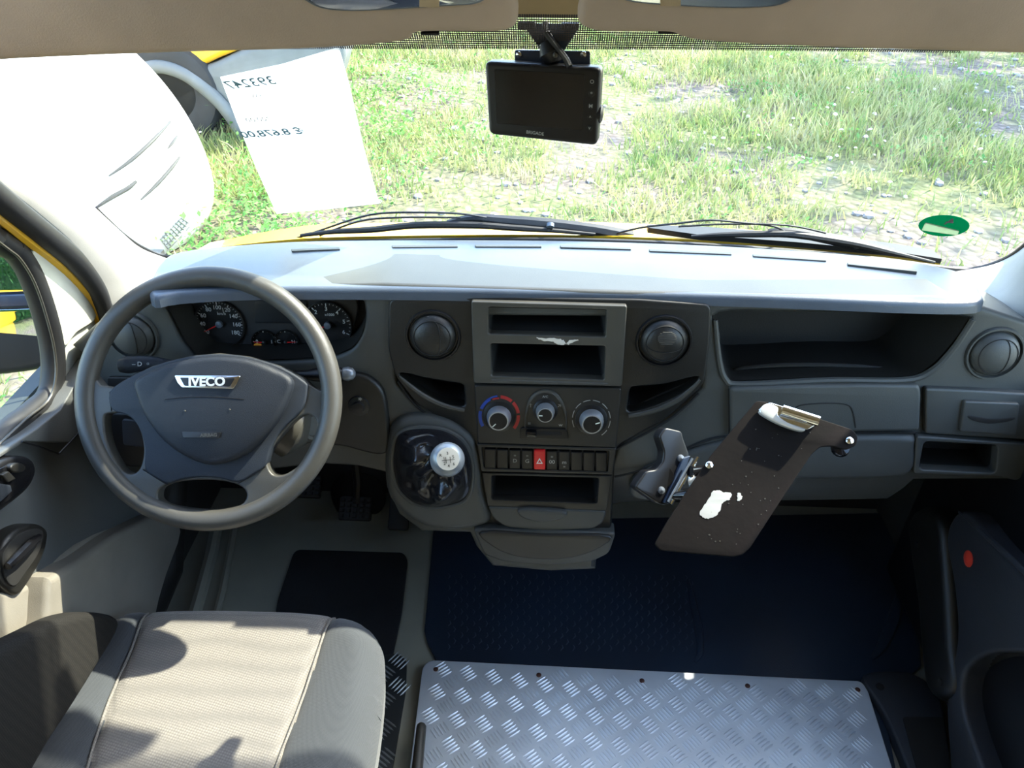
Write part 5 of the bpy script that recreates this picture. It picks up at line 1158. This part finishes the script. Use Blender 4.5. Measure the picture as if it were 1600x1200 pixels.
def leaves(n, xyz, size, label=None):
    """n broad leaves, each a folded quad; xyz(i) gives base, size(i) the length"""
    vs = np.zeros((n * 4, 3)); fs = []
    for i in range(n):
        b = xyz(i); L_ = size(i); a = random.uniform(0, 2 * PI); e = random.uniform(-0.2, 1.1)
        d = np.array([math.cos(a) * math.cos(e), math.sin(a) * math.cos(e), math.sin(e)]); s = np.array([-math.sin(a), math.cos(a), random.uniform(-0.4, 0.4)])
        vs[4 * i] = b; vs[4 * i + 1] = b + d * L_ * 0.5 + s * L_ * 0.28; vs[4 * i + 2] = b + d * L_; vs[4 * i + 3] = b + d * L_ * 0.5 - s * L_ * 0.28
        fs.append((4 * i, 4 * i + 1, 4 * i + 2, 4 * i + 3))
    return vs.tolist(), fs
def stuff_obj(name, vs, fs, mat, label, cat):
    me = bpy.data.meshes.new(name); me.from_pydata(vs, [], fs); me.materials.append(mat); o = bpy.data.objects.new(name, me); COL.objects.link(o)
    return tag(o, label, cat, kind='stuff')
# hedge behind
v_, f_ = leaves(9000, lambda i: np.array([random.uniform(-12, 1.5), random.gauss(-10.5, 0.35), FZ + random.uniform(0, 4.2)]), lambda i: random.uniform(0.12, 0.26))
stuff_obj('hedge', v_, f_, M['hedge'], 'dark green hedge seen only in the door mirror', 'hedge')
slab('boundary_wall', [(-13, -10.9, FZ), (3, -10.9, FZ), (3, -10.9, 2.8), (-13, -10.9, 2.8)], 0.1, M['hedge'])

# ------------------------------------------------------------------ grass, weeds, flowers, stones
def dens(x, y):
    return noise.noise(Vector((x * 0.45 + 3.1, y * 0.55, 1.7))) + 0.6 * noise.noise(Vector((x * 1.6, y * 1.6, 5.0)))
def inview(x, y):
    if y > 3.6: return abs(x + 0.045 * y) < 0.72 * y + 0.5
    return -6 < x < -1.25 and y > 0.5
vs = []; fs = []; n = 0
while n < 70000:
    y = random.uniform(0.8, 12.5) if random.random() < 0.93 else random.uniform(0.5, 3.6); x = random.uniform(-9, 9)
    if not inview(x, y): continue
    if y < 3.6 and random.random() < 0.3: continue
    d = dens(x, y)
    if d < -0.15 and random.random() < 0.85: continue
    h = random.uniform(0.03, 0.11) * (1.0 + max(0, d) * 1.2) * (1 + 0.03 * y); w = random.uniform(0.003, 0.007) * (1 + 0.06 * y)
    a = random.uniform(0, 2 * PI); lx, ly = random.gauss(0, 0.4) * h, random.gauss(0, 0.4) * h; cx, cy = math.cos(a) * w, math.sin(a) * w
    b = len(vs); vs += [(x - cx, y - cy, FZ), (x + cx, y + cy, FZ), (x + cx * 0.6 + lx * 0.5, y + cy * 0.6 + ly * 0.5, FZ + h * 0.65), (x - cx * 0.6 + lx * 0.5, y - cy * 0.6 + ly * 0.5, FZ + h * 0.65), (x + lx, y + ly, FZ + h)]
    fs += [(b, b + 1, b + 2, b + 3), (b + 3, b + 2, b + 4)]; n += 1
stuff_obj('grass', vs, fs, M['grass'], 'thin sunlit grass over the stony ground outside', 'grass')
spots = [(random.uniform(-6, 7), random.uniform(4.2, 11)) for _ in range(150)]
spots = [s for s in spots if inview(*s) and dens(*s) > 0.0 or random.random() < 0.15]
tall = [(-1.7 + random.gauss(0, 0.5), 7.6 + random.gauss(0, 0.9)) for _ in range(45)] + [(-2.0 + random.gauss(0, 0.35), 5.3 + random.gauss(0, 0.4)) for _ in range(40)] + [(random.uniform(-3.2, -1.5), random.uniform(1.2, 3.4)) for _ in range(40)]
allp = [(x, y, random.uniform(0.06, 0.14)) for x, y in spots] + [(x, y, random.uniform(0.12, 0.34)) for x, y in tall]
cnt = []
for (x, y, h) in allp:
    for _ in range(int(26 + h * 180)): cnt.append((x + random.gauss(0, 0.08 + h * 0.25), y + random.gauss(0, 0.08 + h * 0.25), FZ + random.uniform(0, h)))
v_, f_ = leaves(len(cnt), lambda i: np.array(cnt[i]), lambda i: random.uniform(0.025, 0.06))
stuff_obj('weeds', v_, f_, M['weed'], 'leafy green weeds growing in tufts outside the windscreen', 'weeds')
fl_ = []
for _ in range(150):
    x, y = (random.gauss(2.6, 1.6), random.gauss(6.2, 1.0)) if random.random() < 0.6 else (random.uniform(-5, 6), random.uniform(4.2, 10))
    if not inview(x, y): continue
    r = random.uniform(0.009, 0.022); z = FZ + random.uniform(0.06, 0.2)
    fl_.append(lathe_geo((x, y, z), (random.gauss(0, .3), random.gauss(0, .3), 1), [(r, 0), (r * 0.6, r * 0.5), (0, r * 0.6)], 7))
v_, f_ = merge(*fl_); stuff_obj('flowers', [tuple(v) for v in v_], f_, M['flower'], 'tiny white flowers scattered among the grass', 'flowers')
st = []
for _ in range(1500):
    y = random.uniform(4.0, 12); x = random.uniform(-7, 8)
    if not inview(x, y) or dens(x, y) > 0.05: continue
    r = random.uniform(0.012, 0.045); bm = bmesh.new(); bmesh.ops.create_icosphere(bm, subdivisions=1, radius=r)
    k_ = (random.uniform(0.7, 1.3), random.uniform(0.7, 1.3), random.uniform(0.4, 0.7))
    vv = [Vector((v.co.x * k_[0] * random.uniform(.85, 1.15), v.co.y * k_[1], v.co.z * k_[2])) + Vector((x, y, FZ + r * 0.2)) for v in bm.verts]; bm.verts.index_update()
    st.append((vv, [[v.index for v in f.verts] for f in bm.faces])); bm.free()
v_, f_ = merge(*st); stuff_obj('gravel', [tuple(v) for v in v_], f_, M['stone'], 'pale loose gravel lying between the grass tufts', 'gravel')

# unseen tree added past the right edge of the view to shade the grass
tr = thing('tree', (9.4, 11.3, FZ), 'unseen leafy tree added beyond the right edge to shade the grass', 'tree')
add('trunk', *tube_geo([(9.4, 11.3, FZ), (9.35, 11.3, 1.6), (9.2, 11.2, 4.6)], [0.22, 0.16, 0.08], 10), M['stone'], tr)
v_, f_ = leaves(2600, lambda i: np.array([9.1, 11.2, 5.0]) + rng.normal(0, 1, 3) * np.array([1.3, 1.2, 0.9]), lambda i: random.uniform(0.16, 0.34))
tag(add('crown', v_, f_, M['weed'], tr, smooth=False), kind='stuff')
